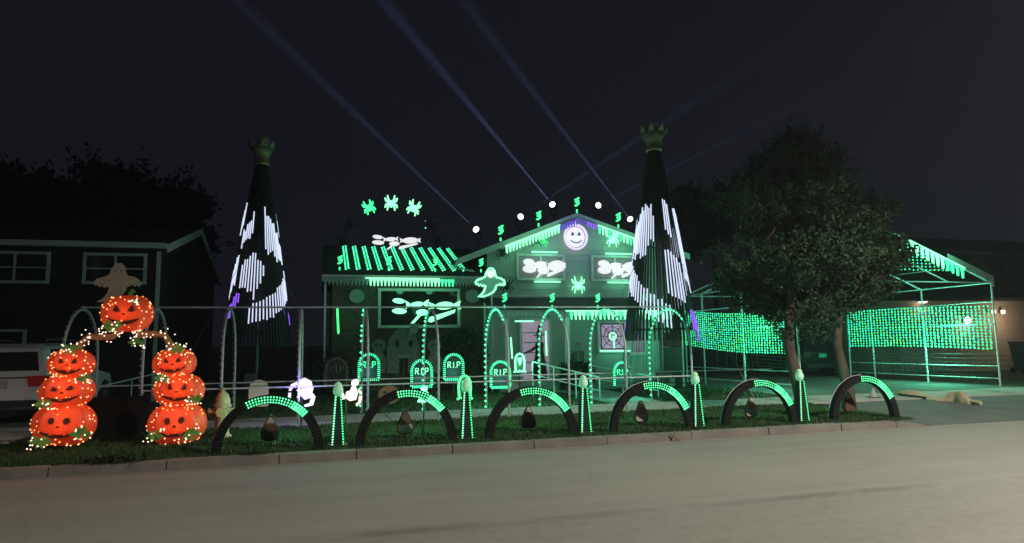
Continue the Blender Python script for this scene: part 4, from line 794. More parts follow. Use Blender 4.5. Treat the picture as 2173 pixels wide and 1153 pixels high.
for Y, z, lb, x0 in ((13.79, .95, 'kerb side', -3.05), (15.71, .97, 'house side', -4.3)):
    t = root('tunnel_rail', f'thin pale rail along the {lb} legs of the sidewalk hoops', 'rail', (x0, Y, z), 'side rails of the sidewalk tunnel'); MB().bar((x0, Y, z), (11.5 if Y > 15 else 8.0, Y, z-.02), .016).build('rail', M['pipe'], t)
    for x in hoopx[1:]: MB().box((x, Y, z-.01), (.05, .05, .06)).build('clamp', M['pipe'], t)
for i, (a, b_, Y) in enumerate((((205, 822), (345, 790), 15.9),)):
    t = root('hand_rail', 'thin sloping rail beside the driveway behind the pumpkin arch', 'rail', at(a[0], a[1], 16.5)); A = at(*a, 16.5); B = at(*b_, 18.5); MB().bar(A, B, .018).build('rail', M['pipe'], t)
    for p in (A, (A+B)/2, B): MB().bar((p[0], p[1], .2), p, .014).build('post', M['pipe'], t)

# ------------------------------------------------------------------ LED cone towers
def tower(label, c, z1, r0, patches, view, litpow):
    c = V(*c); t = root('led_cone_tower', label, 'light tower', (c[0], c[1], gz(c[1])), 'LED cone towers'); z0 = gz(c[1]); n = 56; r1 = .17
    rad = lambda z: (r1+(r0-r1)*((z1-z)/(z1-z0))**.86); pt = lambda a, z, e=0: c*V(1,1,0)+V((rad(z)+e)*math.cos(a), (rad(z)+e)*math.sin(a), z)
    MB().bar((c[0], c[1], z0-.05), (c[0], c[1], z1), .05, 8).build('mast', M['grey'], t)
    prof = [(rad(z)-.03, z) for z in np.linspace(z1-2.2, z1, 8)]; MB().lathe(prof, c*V(1,1,0), 24).build('cap_sleeve', M['black'], t, smooth=True)
    for zz in (z0+.25, z0+1.8, z1-2.2): MB().tube([pt(a, zz, -.02) for a in np.linspace(0, 2*math.pi, 37)[:-1]], .016, 5, True).build('ring', M['wire'], t)
    base = MB(); segs = {}
    for k in range(n):
        a = 2*math.pi*k/n+.03
        w_ = V(-math.sin(a), math.cos(a), 0); zs_ = np.linspace(1.75, z1, 8); nb_ = len(base.v)
        for z in zs_: hw_ = min(.021, rad(z)*.062); base.v += [tuple(pt(a, z)-w_*hw_), tuple(pt(a, z)+w_*hw_), tuple(pt(a, z, .012)+w_*hw_), tuple(pt(a, z, .012)-w_*hw_)]
        for j in range(7):
            for e_ in range(4): base.f.append((nb_+j*4+e_, nb_+j*4+(e_+1) % 4, nb_+j*4+4+(e_+1) % 4, nb_+j*4+4+e_))
        if k % 2 == 0: base.tube([pt(a, z) for z in np.linspace(z0+.25, 1.75, 3)], .005, 3)
        u = math.degrees((a-view+math.pi) % (2*math.pi)-math.pi); 
        for rev in (0, 180):
            uu = u if rev == 0 else (u+360) % 360-180
            for (ua, ub, la, ha, lb_, hb, m, jit) in patches:
                if not ua <= uu <= ub: continue
                f = (uu-ua)/(ub-ua); lo = la+(lb_-la)*f+rng.uniform(-jit, jit); hi = ha+(hb-ha)*f+rng.uniform(-jit, jit)
                segs.setdefault(m, []).append(MB().tube([pt(a, z, .022) for z in np.linspace(lo, hi, 5)], .0185, 5))
    base.build('strip_lines', M['wire'], t, 'stuff')
    for m, l_ in segs.items():
        for s in l_: s.build('lit_strip', E_[m], t)
    for q, z in ((-50, 4.6), (30, 4.4), (0, 3.2)):
        a = view+math.radians(q); light(pt(a, z, .7), litpow, LW, t, .2)
    # crown-shaped cup and ball on top
    zc = z1; b = MB().lathe([(.22, 0), (.24, .06), (.19, .1), (.24, .34), (.37, .55)], (c[0], c[1], zc), 20); b.build('crown_cup', M['leafmetal'], t, smooth=True)
    for k in range(8):
        q = 2*math.pi*k/8+.2; d = V(math.cos(q), math.sin(q), 0); w = V(-d[1], d[0], 0); p = V(c[0], c[1], zc+.53)+d*.34
        MB().hexa([p-w*.1, p+w*.1, p+w*.1+d*.02, p-w*.1+d*.02, p+d*.07-w*.02+V(0,0,.17), p+d*.07+w*.02+V(0,0,.17), p+d*.09+w*.02+V(0,0,.17), p+d*.09-w*.02+V(0,0,.17)]).build('crown_point', M['leafmetal'], t)
    MB().lathe([(math.sin(v)*.22, -math.cos(v)*.22) for v in np.linspace(.12, math.pi-.12, 10)], (c[0], c[1], zc+.72), 18).build('ball', M['plaque'], t, smooth=True)
    MB().box((c[0]-.12, c[1]-.25, z0+.5), (.34, .2, .3)).build('control_box', M['grey'], t)
    for k in range(3):
        a = view+math.radians(60+120*k); MB().bar((c[0]+2.6*math.cos(a), c[1]+2.6*math.sin(a), z0), (c[0], c[1], z1-1.9), .006, 4).build('guy_wire', M['grey'], t)
    return t
# patch: angle range from the viewing side, low/high at each end, LED colour
LP = [(-84, -66, 4.95, 5.4, 5.3, 6.0, 'white', .04), (-58, -16, 4.5, 5.0, 5.05, 5.65, 'white', .12), (14, 78, 4.55, 5.8, 4.0, 4.7, 'white', .16), (-86, -60, 3.2, 3.8, 3.6, 4.4, 'white', .1), (-42, -5, 3.35, 4.1, 3.15, 4.4, 'white', .14), (-5, 12, 3.4, 4.25, 3.75, 4.0, 'white', .08), (-22, 25, 2.4, 2.85, 2.55, 3.2, 'white', .03), (25, 88, 2.55, 3.2, 3.2, 3.95, 'white', .05), (-88, -60, 2.3, 2.7, 2.65, 3.05, 'violet', .08), (-60, -40, 2.9, 3.2, 2.95, 3.25, 'violet', .05)]
RP = [(-78, -35, 4.2, 4.9, 4.0, 5.6, 'white', .18), (-35, -8, 4.1, 5.75, 4.5, 5.3, 'white', .16), (18, 40, 4.85, 5.7, 4.5, 5.5, 'white', .08), (58, 86, 3.6, 5.6, 2.9, 5.2, 'white', .15), (12, 52, 3.0, 4.3, 2.75, 3.9, 'white', .06), (-85, -20, 3.35, 4.1, 2.5, 3.1, 'white', .05), (-20, 22, 2.45, 3.1, 2.0, 2.6, 'white', .05), (56, 86, 2.15, 2.75, 1.6, 2.2, 'violet', .1)]
cl = at(550, 560, 21.3); tower('cone tower of white LED strips beside the low wing', (cl[0], 21.3, 0), 7.15, 1.12, LP, math.atan2(-21.3, -cl[0]), 6)
cr_ = at(1398, 560, 17.5); tower('cone tower of white LED strips at the gable corner', (cr_[0]-.02, 17.5, 0), 7.2, 1.22, RP, math.atan2(-17.5, -cr_[0]), 2.0)

# ------------------------------------------------------------------ pipe-frame light shelter over the driveway
CX0, CX1, CY0, CY1, CE, CP = 12.72, 19.8, 16.15, 22.2, 3.36, 4.80; CM = (CX0+CX1)/2
t = root('light_shelter', 'white pipe frame shelter over the driveway hung with green light nets', 'shelter', (CM, CY0, .2))
for Y in (CY0, 18.7, 21.0, CY1):
    for x in (CX0, CX1): MB().bar((x, Y, .15), (x, Y, CE), .03).build('post', M['pipe'], t)
    for x in (CX0, CX1): MB().bar((x, Y, CE), (CM, Y, CP), .028).build('rafter', M['pipe'], t)
    if Y in (CY0, CY1): MB().bar((CX0, Y, CE), (CX1, Y, CE), .022).build('tie_pipe', M['pipe'], t)
for x in (CX0, CX1):
    for z in (CE, 2.78, 2.1, .82, .45): MB().bar((x, CY0, z), (x, CY1, z), .02 if z < 3 else .026).build('side_pipe', M['pipe'], t)
MB().bar((CM, CY0, CP), (CM, CY1, CP), .026).build('ridge_pipe', M['pipe'], t)
for f in (.33, .66):
    for x in (CX0, CX1): p = x+(CM-x)*f; z = CE+(CP-CE)*f; MB().bar((p, CY0, z), (p, CY1, z), .016).build('purlin', M['pipe'], t)
MB().bar((CM-2.2, CY0, CE), (CM, CY0, CE+.75), .018).bar((CM+1.9, CY0, CE), (CM, CY0, CE+.75), .018).build('brace', M['pipe'], t)
MB().hexa([(CX1,CY0-.02,CE-.12),(CX1+.1,CY0-.02,CE-.12),(CX1+.1,CY0+.02,CE-.12),(CX1,CY0+.02,CE-.12),(CX1-.02,CY0-.02,CE+.05),(CX1+.1,CY0-.02,CE+.05),(CX1+.1,CY0+.02,CE+.05),(CX1-.02,CY0+.02,CE+.05)]).build('end_plate', M['trim'], t)
MB().hexa([(CX1+.05,CY0-.06,CE-.02),(CX1+.05,CY0-.03,CE-.02),(CM+1.9,CY0-.03,CE+.62),(CM+1.9,CY0-.06,CE+.62),(CX1+.05,CY0-.06,CE+.2),(CX1+.05,CY0-.03,CE+.2),(CM+1.9,CY0-.03,CE+.86),(CM+1.9,CY0-.06,CE+.86)]).build('rake_panel', M['plaque'], t)
def net(label, fn, nu, nv, m, r=.03, sag=0, lights=(), group='light nets on the driveway shelter', vis=None, power=60):
    t2 = root('light_net', label, 'light net', fn(.5, 0), group); b = MB(); w = MB()
    P = lambda u, v: fn(u, v)
    for i in range(nu):
        for j in range(nv):
            u, v = (i+.5)/nu, (j+.5)/nv
            if vis and not vis(u, v): continue
            b.bulb(P(u, v)+rng.normal(0, .005, 3), r*rng.uniform(.85, 1.1))
    for j in range(nv):
        v = (j+.5)/nv; us = [q for q in np.linspace(0, 1, 13) if not vis or vis(q, v)]
        if len(us) > 1: w.tube([P(q, v) for q in us], .007, 3)
    for i in range(0, nu, 2):
        u = (i+.5)/nu; vs_ = [q for q in np.linspace(0, 1, 5) if not vis or vis(u, q)]
        if len(vs_) > 1: w.tube([P(u, q) for q in vs_], .007, 3)
    b.build('bulbs', m, t2, 'stuff'); w.build('cords', M['wire'], t2, 'stuff')
    for (u, v, off) in lights: light(P(u, v)+V(*off), power, LG, t2, .25)
    return t2
net('large green light net on the far side of the driveway shelter', lambda u, v: V(CX1-.06, CY0+.05+(CY1-CY0-.1)*u, 1.30+1.38*v+.12*math.sin(u*2.2)), 42, 15, E_['net'], .042, lights=((.15, .5, (-.5, 0, 0)), (.5, .5, (-.5, 0, 0)), (.85, .5, (-.5, 0, 0)), (.3, .1, (-.5, 0, -.3)), (.7, .1, (-.5, 0, -.3))))
net('sagging green light net on the house side of the driveway shelter', lambda u, v: V(CX0-.06, CY0+.05+(CY1-CY0-.1)*u, 1.30+1.25*v+.30*u-.1*math.sin(u*3.1)), 46, 17, E_['net'], .032, lights=((.2, .5, (-.5, 0, 0)), (.5, .5, (-.6, 0, 0)), (.85, .5, (-.6, 0, 0)), (.5, .1, (.7, 0, -.3)), (.3, .2, (.7, 0, 0))), power=34)
net('dark unlit light net low on the house side of the driveway shelter', lambda u, v: V(CX0-.05, CY0+.05+(CY1-CY0-.1)*u, .75+.6*v+.2*u), 22, 6, M['hedge'], .016)
net('dark unlit light net low on the far side of the driveway shelter', lambda u, v: V(CX1-.05, CY0+.05+(CY1-CY0-.1)*u, .35+.9*v), 22, 7, M['hedge'], .016)
net('triangular green light net in the front gable of the driveway shelter', lambda u, v: V(CX0+(CX1-CX0)*u, CY0+.06, CE+.32+(CP-CE-.3)*v), 46, 12, E_['net'], .032, lights=((.5, .5, (0, -.5, 0)), (.72, .2, (0, -.5, -.1))), vis=lambda u, v: v*(CP-CE-.3)+.32 < (CP-CE-.05)*(1-abs(2*u-1)) and u > .12 and u < .8, power=8)
net('green light net on the roof slope of the driveway shelter', lambda u, v: V(CX0+(CM-CX0)*v, CY0+.1+(CY1-CY0-.2)*u, CE+(CP-CE)*v-.05), 26, 12, E_['net'], .03, lights=((.5, .5, (.3, 0, -.5)),), vis=lambda u, v: v > .25, power=8)
A = V(CM+.45, CY0-.09, CP-.23); B = V(CM+2.45, CY0-.09, CP-1.03); t = strip('icicle lights on the falling rake of the driveway shelter', A, B, 11, lambda f: (E_['icicle'] if f < .55 else E_['icicle2'], .32), .32, .05, E_['icicle'], ((.4, LG),), power=6); rail_led(t, A, B, 0, 1)

# ------------------------------------------------------------------ cars
def car(name, label, x, y, z, W_, Hc, Lc, paint):
    t = root(name, label, 'car', (x, y, z)); hw = W_/2; f = Hc/1.72
    secs = [(0, .42, .55, .95, 1.0, .86, .80), (.06, .34, .55, 1.0, 1.06, .95, .88), (.28, .28, .55, 1.02, 1.60, 1.0, .74), (.55, .26, .55, 1.02, 1.69, 1.0, .76), (1.6, .25, .55, 1.01, 1.72, 1.0, .77), (2.6, .25, .55, 1.0, 1.68, 1.0, .76), (3.35, .25, .55, .99, 1.05, 1.0, .9), (4.3, .28, .55, .9, .95, .97, .85), (4.65, .4, .55, .72, .76, .85, .75)]
    vs = []; fs = []; s = Lc/4.65
    for (yy, zb, zs, zbelt, zr, wf, rf) in secs:
        for sx in (-1, 1):
            pass
        ring = [(-hw*wf*.86, zb), (-hw*wf, zs), (-hw*wf*.985, zbelt), (-hw*rf, zr-.05 if zr > 1.2 else zr), (-hw*rf*.75, zr+.0), (hw*rf*.75, zr+.0), (hw*rf, zr-.05 if zr > 1.2 else zr), (hw*wf*.985, zbelt), (hw*wf, zs), (hw*wf*.86, zb)]
        vs += [(x+a, y+yy*s, z+b_*f) for a, b_ in ring]
    n = 10
    for i in range(len(secs)-1):
        for k in range(n): fs.append((i*n+k, (i+1)*n+k, (i+1)*n+(k+1) % n, i*n+(k+1) % n))
    fs += [tuple(range(n))[::-1], tuple((len(secs)-1)*n+k for k in range(n))]
    o = MB().add([(a, b_, c) for a, b_, c in vs], [q[::-1] for q in fs]).build('body', paint, t, smooth=False)
    bm = o.modifiers.new('soften', 'BEVEL'); bm.width = .035; bm.segments = 2; bm.limit_method = 'ANGLE'; bm.angle_limit = math.radians(18)
    Z = lambda q: z+q*f
    # rear glass, side glass
    MB().hexa([(x-hw*.76,y+.075*s,Z(1.09)),(x+hw*.76,y+.075*s,Z(1.09)),(x+hw*.76,y+.2*s,Z(1.09)),(x-hw*.76,y+.2*s,Z(1.09)),(x-hw*.64,y+.215*s,Z(1.52)),(x+hw*.64,y+.215*s,Z(1.52)),(x+hw*.64,y+.3*s,Z(1.52)),(x-hw*.64,y+.3*s,Z(1.52))]).build('rear_window', M['glass'], t)
    for sx in (-1, 1):
        for (a, b_) in ((.42, 1.25), (1.33, 2.15), (2.22, 2.75)):
            e = .18 if a > 2 else 0
            w0, w1 = hw*.995, hw*.815
            P = [(x+sx*w0, y+a*s, Z(1.07)), (x+sx*w0, y+(b_+e)*s, Z(1.07)), (x+sx*(w0-.05), y+(b_+e)*s, Z(1.07)), (x+sx*(w0-.05), y+a*s, Z(1.07)), (x+sx*w1, y+(a+(.1 if a < .5 else 0))*s, Z(1.57)), (x+sx*w1, y+(b_-e*.6)*s, Z(1.57)), (x+sx*(w1-.05), y+(b_-e*.6)*s, Z(1.57)), (x+sx*(w1-.05), y+(a+(.1 if a < .5 else 0))*s, Z(1.57))]
            MB().hexa(P).build('side_window', M['glass'], t)
        for yy in (.85, 3.7):
            wx = x+sx*(hw-.1); wc = V(wx, y+yy*s, z+.34)
            MB().bar(wc-V(sx*.0,0,0)+V(sx*.03,0,0), wc+V(sx*.112,0,0), .40, 20).build('wheel_arch', M['black'], t)
            ty = MB().bar(wc-V(.1,0,0), wc+V(sx*.118,0,0)+V(0,0,0), .335, 22).build('wheel', M['rubber'], t); MB().bar(wc+V(sx*.119,0,0), wc+V(sx*.13,0,0), .21, 14).build('rim', M['chrome'], ty)
        MB().hexa([(x+sx*hw*.60,y-.03,Z(.80)),(x+sx*hw*.93,y+.0,Z(.80)),(x+sx*hw*1.02,y+.22*s,Z(.84)),(x+sx*hw*.60,y+.1*s,Z(.80)),(x+sx*hw*.56,y-.03,Z(1.02)),(x+sx*hw*.92,y+.0,Z(1.02)),(x+sx*hw*1.02,y+.34*s,Z(1.01)),(x+sx*hw*.56,y+.1*s,Z(1.02))]).build('tail_light', M['redlamp'] if paint == M['carwhite'] else M['black'], t)
        MB().tube([(x+sx*hw*.7, y+.5*s, Z(1.75)), (x+sx*hw*.7, y+.6*s, Z(1.79)), (x+sx*hw*.7, y+2.3*s, Z(1.79)), (x+sx*hw*.7, y+2.4*s, Z(1.74))], .018, 6).build('roof_rail', M['grey'], t)
    MB().box((x, y-.012, Z(.86)), (.36, .016, .16)).build('number_plate', M['plaque'] if paint == M['carwhite'] else E_['plate'], t)
    MB().span((x-hw*.55, y-.006, Z(.97)), (x+hw*.55, y+.02, Z(1.0))).build('trim_strip', M['black'], t)
    MB().span((x-hw*.8, y-.03, Z(.38)), (x+hw*.8, y+.06, Z(.52))).build('bumper', M['black'], t)
    return t
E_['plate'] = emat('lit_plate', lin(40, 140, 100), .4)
car('parked_suv', 'white suv parked nose in on the driveway of the dark house', -6.22, 16.1, .22, 1.86, 1.66, 4.75, M['carwhite'])
q = at(1738, 745, 23.5); car('parked_car', 'black car parked inside the driveway light shelter', q[0]-.1, 23.2, .24, 1.85, 1.7, 4.7, M['carblack'])

# ------------------------------------------------------------------ porch things
def rail(label, A, B, posts, Z0, sub=.35):
    A = V(*A); B = V(*B); t = root('porch_rail', label, 'railing', A*V(1,1,0)+V(0,0,Z0), 'white rails by the porch'); MB().bar(A, B, .022).build('hand_rail', M['trim'], t); MB().bar(A-V(0,0,sub), B-V(0,0,sub), .016).build('lower_rail', M['trim'], t)
    for f in posts: p = A+(B-A)*f; MB().bar((p[0], p[1], gz(p[1])-.03), p, .018).build('post', M['trim'], t)
rail('sloping white ramp rail beside the bell shaped ghost', at(1130, 768, 18.4), at(1272, 801, 16.8), (0, .33, .66, 1), .3); rail('sloping white ramp rail ending at the tower foot', at(1250, 775, 18.4), at(1396, 801, 16.8), (0, .5, 1), .3)
t = root('porch_step', 'two low concrete steps up to the porch', 'steps', (7.1, 19.5, .3)); MB().span((6.4, 19.55, .2), (8.1, 19.9, .43)).build('step', M['walk'], t); MB().span((6.4, 19.2, .2), (8.1, 19.55, .33)).build('step', M['walk'], t)
q = at(1300, 714, 20.4); t = root('spider_web_panel', 'square black spider web panel with mint hub hung before the lilac window', 'panel', q); s = .40
b = MB()
for a_, b_ in (((-s, -s), (s, -s)), ((s, -s), (s, s)), ((s, s), (-s, s)), ((-s, s), (-s, -s))): b.bar(q+V(a_[0], 0, a_[1]), q+V(b_[0], 0, b_[1]), .022)
b.build('frame', M['black'], t); b = MB()
for k in range(8): a = math.pi*k/4; b.bar(q+V(.1*math.cos(a), 0, .1*math.sin(a)), q+V(s*math.cos(a)*(1.38 if k % 2 else 1), 0, s*math.sin(a)*(1.38 if k % 2 else 1)), .012)
for r in (.2, .32): b.tube([q+V(r*math.cos(math.pi*k/4), 0, r*math.sin(math.pi*k/4)) for k in range(8)], .012, 5, True)
b.build('web', M['black'], t); MB().tube([q+V(x, -.02, z) for x, z in ell(0, 0, .11, .11, 16)], .022, 5, True).build('hub_ring', E_['mintw'], t); MB().bar(q+V(.02,-.02,0), q+V(.03,-.02,-.38), .03).build('hub_drop', E_['mintw'], t)
b = MB()
for x in (-.3, .3): b.bar(q+V(x, 0, s), (q[0]+x, 20.4, pz+.15), .008)
b.build('hanger', M['wire'], t)
q = at(1227, 760, 20.9); q = V(q[0], 20.9, .55); t = root('seated_skeleton', 'pale skeleton figure with spread arms on the porch left of the web panel', 'skeleton', q)
sk = M['plaque']; MB().lathe([(math.sin(v)*.1, -math.cos(v)*.13) for v in np.linspace(.15, 3.0, 9)], q+V(0,0,1.12), 12).build('skull', sk, t, smooth=True)
for sx in (-1, 1): MB().shape(ell(sx*.04, 0, .025, .03, 8), q+V(0,-.09,1.14), .03).build('eye_socket', M['black'], t)
MB().tube([q+V(0,0,1.0), q+V(0,.02,.75), q+V(0,0,.45)], .025, 6).build('spine', sk, t); b = MB()
for k in range(5): b.tube([q+V(.15*math.cos(a), .09*math.sin(a), .88-.07*k) for a in np.linspace(0, 2*math.pi, 13)[:-1]], .012, 4, True)
b.build('ribs', sk, t); MB().box(q+V(0,0,.45), (.24, .14, .1)).build('pelvis', sk, t)
for sx in (-1, 1):
    MB().tube([q+V(sx*.02,0,.93), q+V(sx*.17,0,.93), q+V(sx*.33,-.03,.72), q+V(sx*.48,-.08,.62)], [.02, .024, .018, .014], 6).build('arm', sk, t); MB().tube([q+V(sx*.08,0,.45), q+V(sx*.13,-.35,.45), q+V(sx*.13,-.4,.03), q+V(sx*.13,-.52,.02)], [.026, .024, .02, .016], 6).build('leg', sk, t)
t = root('porch_chair', 'dark wooden porch chair under the pale skeleton', 'chair', q+V(0,.05,0)); MB().box(q+V(0,-.1,.37), (.5, .5, .04)).build('seat', M['wood'], t); MB().box(q+V(0,.16,.65), (.5, .04, .55)).build('backrest', M['wood'], t)
for sx in (-1, 1):
    for sy in (-1, 1): MB().span(q+V(sx*.22-.02, -.1+sy*.22-.02, 0), q+V(sx*.22+.02, -.1+sy*.22+.02, .35)).build('leg', M['wood'], t)
q = at(1125, 745, 21.2); t = root('dark_witch_figure', 'dark cloaked figure with outstretched arm in front of the front door', 'figure', (q[0]+.3, 21.2, .55)); c = V(q[0]+.32, 21.2, .55)
MB().lathe([(.26, 0), (.2, .5), (.13, .95), (.15, 1.15), (.06, 1.25), (.03, 1.27)], c, 12).build('cloak', M['wire'], t, smooth=True); MB().lathe([(math.sin(v)*.1, -math.cos(v)*.12) for v in np.linspace(.2, 3.0, 8)], c+V(0,0,1.36), 10).build('head', M['stone'], t, smooth=True); MB().lathe([(.2, 0), (.19, .02), (.1, .04), (.02, .35)], c+V(0,0,1.43), 12).build('hat', M['black'], t)
MB().tube([c+V(-.1,-.02,1.08), c+V(-.32,-.08,.95), c+V(-.58,-.1,.86)], [.05, .04, .02], 6).build('arm', M['wire'], t)
q = at(1422, 735, 19.4); t = root('dark_banner', 'dark red and black banner hung between pale posts by the tower foot', 'banner', (q[0], 19.4, .3))
for x in (-.42, .42): MB().span((q[0]+x-.03, 19.37, .25), (q[0]+x+.03, 19.43, 2.3)).build('post', M['pipe'], t)
MB().span((q[0]-.38, 19.39, 1.55), (q[0]+.38, 19.41, 2.0)).build('red_panel', mat('dark_red_cloth', (.12, .02, .02), .9), t); MB().span((q[0]-.38, 19.39, .7), (q[0]+.38, 19.41, 1.54)).build('black_panel', M['black'], t)
# wheelie bin by the beige house
q = V(31.0, 24.0, .1); t = root('wheelie_bin', 'dark wheelie bin against the beige wall beyond the shelter', 'bin', q); MB().hexa([q+V(-.28,-.3,.1),q+V(.28,-.3,.1),q+V(.28,.3,.1),q+V(-.28,.3,.1),q+V(-.36,-.4,1.3),q+V(.36,-.4,1.3),q+V(.36,.4,1.3),q+V(-.36,.4,1.3)]).build('body', M['bin'], t); MB().box(q+V(0,0,1.36), (.78, .86, .1)).build('lid', M['bin'], t)
for sx in (-1, 1): MB().bar(q+V(sx*.3,.35,.12), q+V(sx*.36,.35,.12), .12, 12).build('wheel', M['rubber'], t)
# crumpled cloth bundle on the apron
g = np.random.default_rng(5); A = V(14.9, 14.6, .2); B = V(14.45, 12.75, .13); n, mseg = 14, 22; vs = []; fs = []
A = V(*at(1912, 838, 15.0)); B = V(*at(2062, 860, 12.9)); A[2] = .22; B[2] = .14; dd = (B-A)/np.linalg.norm(B-A); pr = V(-dd[1], dd[0], 0)
for i in range(mseg+1):
    f = i/mseg; c = A+(B-A)*f; w = .30*math.sin(math.pi*min(1, f*1.25+.08))**.6*(1-.45*f)+.08+g.uniform(-.03, .03); h = .10+.05*math.sin(f*9)+(.12 if .72 < f < .92 else 0)+g.uniform(-.015, .015)
    for k in range(n): a = math.pi*k/(n-1); vs.append(c+pr*w*math.cos(a)*(1+g.uniform(-.06, .06))+V(0,0,-.02+h*math.sin(a)*(1+g.uniform(-.12, .12))))
for i in range(mseg):
    for k in range(n-1): fs.append((i*n+k, i*n+k+1, (i+1)*n+k+1, (i+1)*n+k))
t = root('cloth_bundle', 'crumpled beige cloth bundle lying on the driveway apron', 'cloth', A); MB().add(vs, fs+[tuple(range(n))[::-1], tuple(mseg*n+k for k in range(n))]).build('bundle', M['tarp'], t, smooth=True)
MB().bar(A+dd*.3-pr*.35+V(0,0,.04), A+dd*1.1-pr*.3+V(0,0,.03), .03).build('strap', M['black'], t); MB().bar(B-dd*.12+V(0,0,.05), B+dd*.25+V(0,0,.03), [.05, .02][0], 7).build('rope_end', M['tarp'], t)
q = V(*at(1853, 836, 14.6)); q[2] = .2; t = root('small_cone', 'small pale cone standing on the driveway seen through the last arch', 'cone', q); MB().lathe([(.1, 0), (.09, .02), (.03, .22), (.015, .24)], q, 10).build('cone', M['plaque'], t); MB().box(q+V(0,0,.01), (.26, .26, .02)).build('base', M['black'], t)
# ------------------------------------------------------------------ searchlights on the roof
for i, (px, py, ex, ey, eY, p, lb) in enumerate(((1010, 487, 470, -30, 14, 1.0, 'roof searchlight at the low end of the gable roof'), (1105, 460, 1850, -30, 9, .35, 'roof searchlight between the first two curled ornaments'), (1172, 434, 795, -20, 14, 1.6, 'brightest roof searchlight beside the gable peak'), (1270, 436, 2120, 10, 9, .3, 'roof searchlight just past the gable peak'), (1337, 465, 960, -30, 15, 1.2, 'roof searchlight nearest the tower'))):
    Y = 23.2; c = at(px, py, Y); d = at(ex, ey, eY)-c; d /= np.linalg.norm(d); x = c[0]; rz = (PKZ-(PX-x)*.4 if x < PX else PKZ-(x-PX)*.3106)
    t = root('roof_searchlight', lb, 'searchlight', (x, Y+.1, rz), 'searchlights on the gable roof'); face = d if i % 2 == 0 else d
    MB().bar(c-d*.28, c-d*.02, .10, 14).build('head', M['black'], t); MB().bar(c-d*.02, c+d*.005, .112, 16).build('lens', E_['lens'], t)
    k = c-d*.18; side = np.cross(d, V(0,0,1)); side /= np.linalg.norm(side)
    for sd in (-1, 1): MB().bar(k+side*.13*sd, k+side*.13*sd-V(0,0,.3), .02).build('yoke_arm', M['black'], t)
    MB().bar(k+side*.13-V(0,0,.3), k-side*.13-V(0,0,.3), .025).build('yoke', M['black'], t); MB().bar(k-V(0,0,.3), (k[0], k[1], rz-.02), .03).build('stand', M['black'], t); MB().box((k[0], k[1], max(rz+.04, .1)), (.3, .3, .1)).build('base', M['black'], t)
    l = bpy.data.lights.new('beam', 'SPOT'); l.energy = 430000*p; l.color = (.38, .44, 1); l.spot_size = math.radians(1.9); l.spot_blend = 1; l.shadow_soft_size = .006
    o = bpy.data.objects.new('beam', l); COL.objects.link(o); pl = c+d*.06; o.location = [float(q) for q in pl]; o.rotation_euler = Vector(d).to_track_quat('-Z', 'Y').to_euler()
    light(c+d*.12+V(0,-.1,0), .8, LW, t, .05)
# ------------------------------------------------------------------ street lamps on the near side; the second is added, unseen, as fill
for x, y, p, lb in ((12.0, 1.0, 14500, 'street lamp on a tall pole down the street past the driveway'), (-13, 1.0, 2500, 'added unseen fill street lamp on a tall pole past the dark house')):
    t = root('street_lamp', lb, 'street lamp', (x, -1.6, 0), 'street lamps'); MB().tube([(x,-1.6,-.05), (x,-1.6,7.6), (x,-1.2,8.5), (x,.4,8.8)], [.1, .075, .06, .05], 10).build('pole', M['grey'], t, smooth=True); MB().hexa([(x-.14,.3,8.72),(x+.14,.3,8.72),(x+.1,1.1,8.72),(x-.1,1.1,8.72),(x-.1,.3,8.88),(x+.1,.3,8.88),(x+.06,1.05,8.84),(x-.06,1.05,8.84)]).build('head', M['grey'], t); MB().span((x-.09, .5, 8.70), (x+.09, 1.0, 8.715)).build('lens', E_['lamp'], t)
    l = bpy.data.lights.new('street_light', 'SPOT'); l.energy = p; l.color = (1, .91, .79); l.spot_size = math.radians(150); l.spot_blend = .35; l.shadow_soft_size = .2
    o = bpy.data.objects.new('street_light', l); COL.objects.link(o); o.location = (x, .8, 8.66)
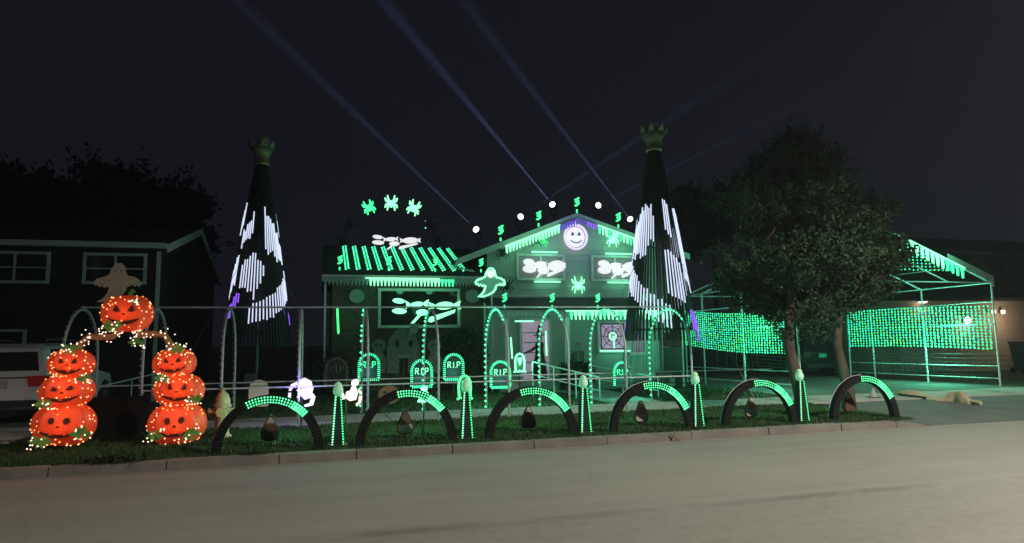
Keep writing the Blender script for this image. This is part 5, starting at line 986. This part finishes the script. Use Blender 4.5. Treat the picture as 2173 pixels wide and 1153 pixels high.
# ------------------------------------------------------------------ small litter by the kerb
def weeds(label, x, y, n, sx, h, seed):
    g = np.random.default_rng(seed); t = root('weed_clump', label, 'weeds', (x, y, .1)); vv = []
    for _ in range(n):
        bx, by = x+g.normal(0, sx), y+abs(g.normal(0, .05)); a = g.uniform(0, 6.28); ln = h*g.uniform(.5, 1.3); tip = V(bx+math.cos(a)*ln*.7, by-abs(math.sin(a))*ln*.8, .13+ln*g.uniform(-.3, .7)); w = V(-math.sin(a), math.cos(a), 0)*.012
        mid = (V(bx, by, .12)+tip)/2+V(0,0,ln*.3); vv.append(np.stack([V(bx, by, .11), mid-w, tip, mid+w]))
    tri_mesh('blades', np.array(vv), M['blade'], t, 4)['kind'] = 'stuff'
weeds('ragged weeds hanging over the kerb in front of the pumpkin stacks', -2.75, 10.86, 260, .22, .17, 3)
weeds('small weed tuft at the kerb in front of the first arch', -.95, 10.9, 90, .12, .12, 4)
t = root('fallen_twig', 'small bare twig lying against the kerb in front of the fourth arch', 'twig', (5.85, 10.68, .01))
for P_ in ([(5.78, 10.72, .13), (5.84, 10.69, .06), (5.90, 10.62, .01)], [(5.84, 10.69, .06), (5.86, 10.72, .14)], [(5.87, 10.66, .03), (5.95, 10.66, .05)]): MB().tube(P_, [.012, .01, .006][:len(P_)], 5).build('stem', M['wood'], t)
# ------------------------------------------------------------------ night haze
hz_ = MB().span((-125, -65, -1), (165, 165, 26)).build('haze', M['wire']); hz_['kind'] = 'stuff'; hz_['label'] = 'thin night haze in the air above the street'; hz_['category'] = 'haze'
hm = bpy.data.materials.new('thin_haze'); hm.use_nodes = True; t_ = hm.node_tree; t_.nodes.clear(); ho = t_.nodes.new('ShaderNodeOutputMaterial'); hv = t_.nodes.new('ShaderNodeVolumePrincipled')
hv.inputs['Density'].default_value = .0009; hv.inputs['Color'].default_value = (.85, .88, .95, 1); hv.inputs['Anisotropy'].default_value = .3; t_.links.new(hv.outputs[0], ho.inputs['Volume']); hz_.data.materials.clear(); hz_.data.materials.append(hm)
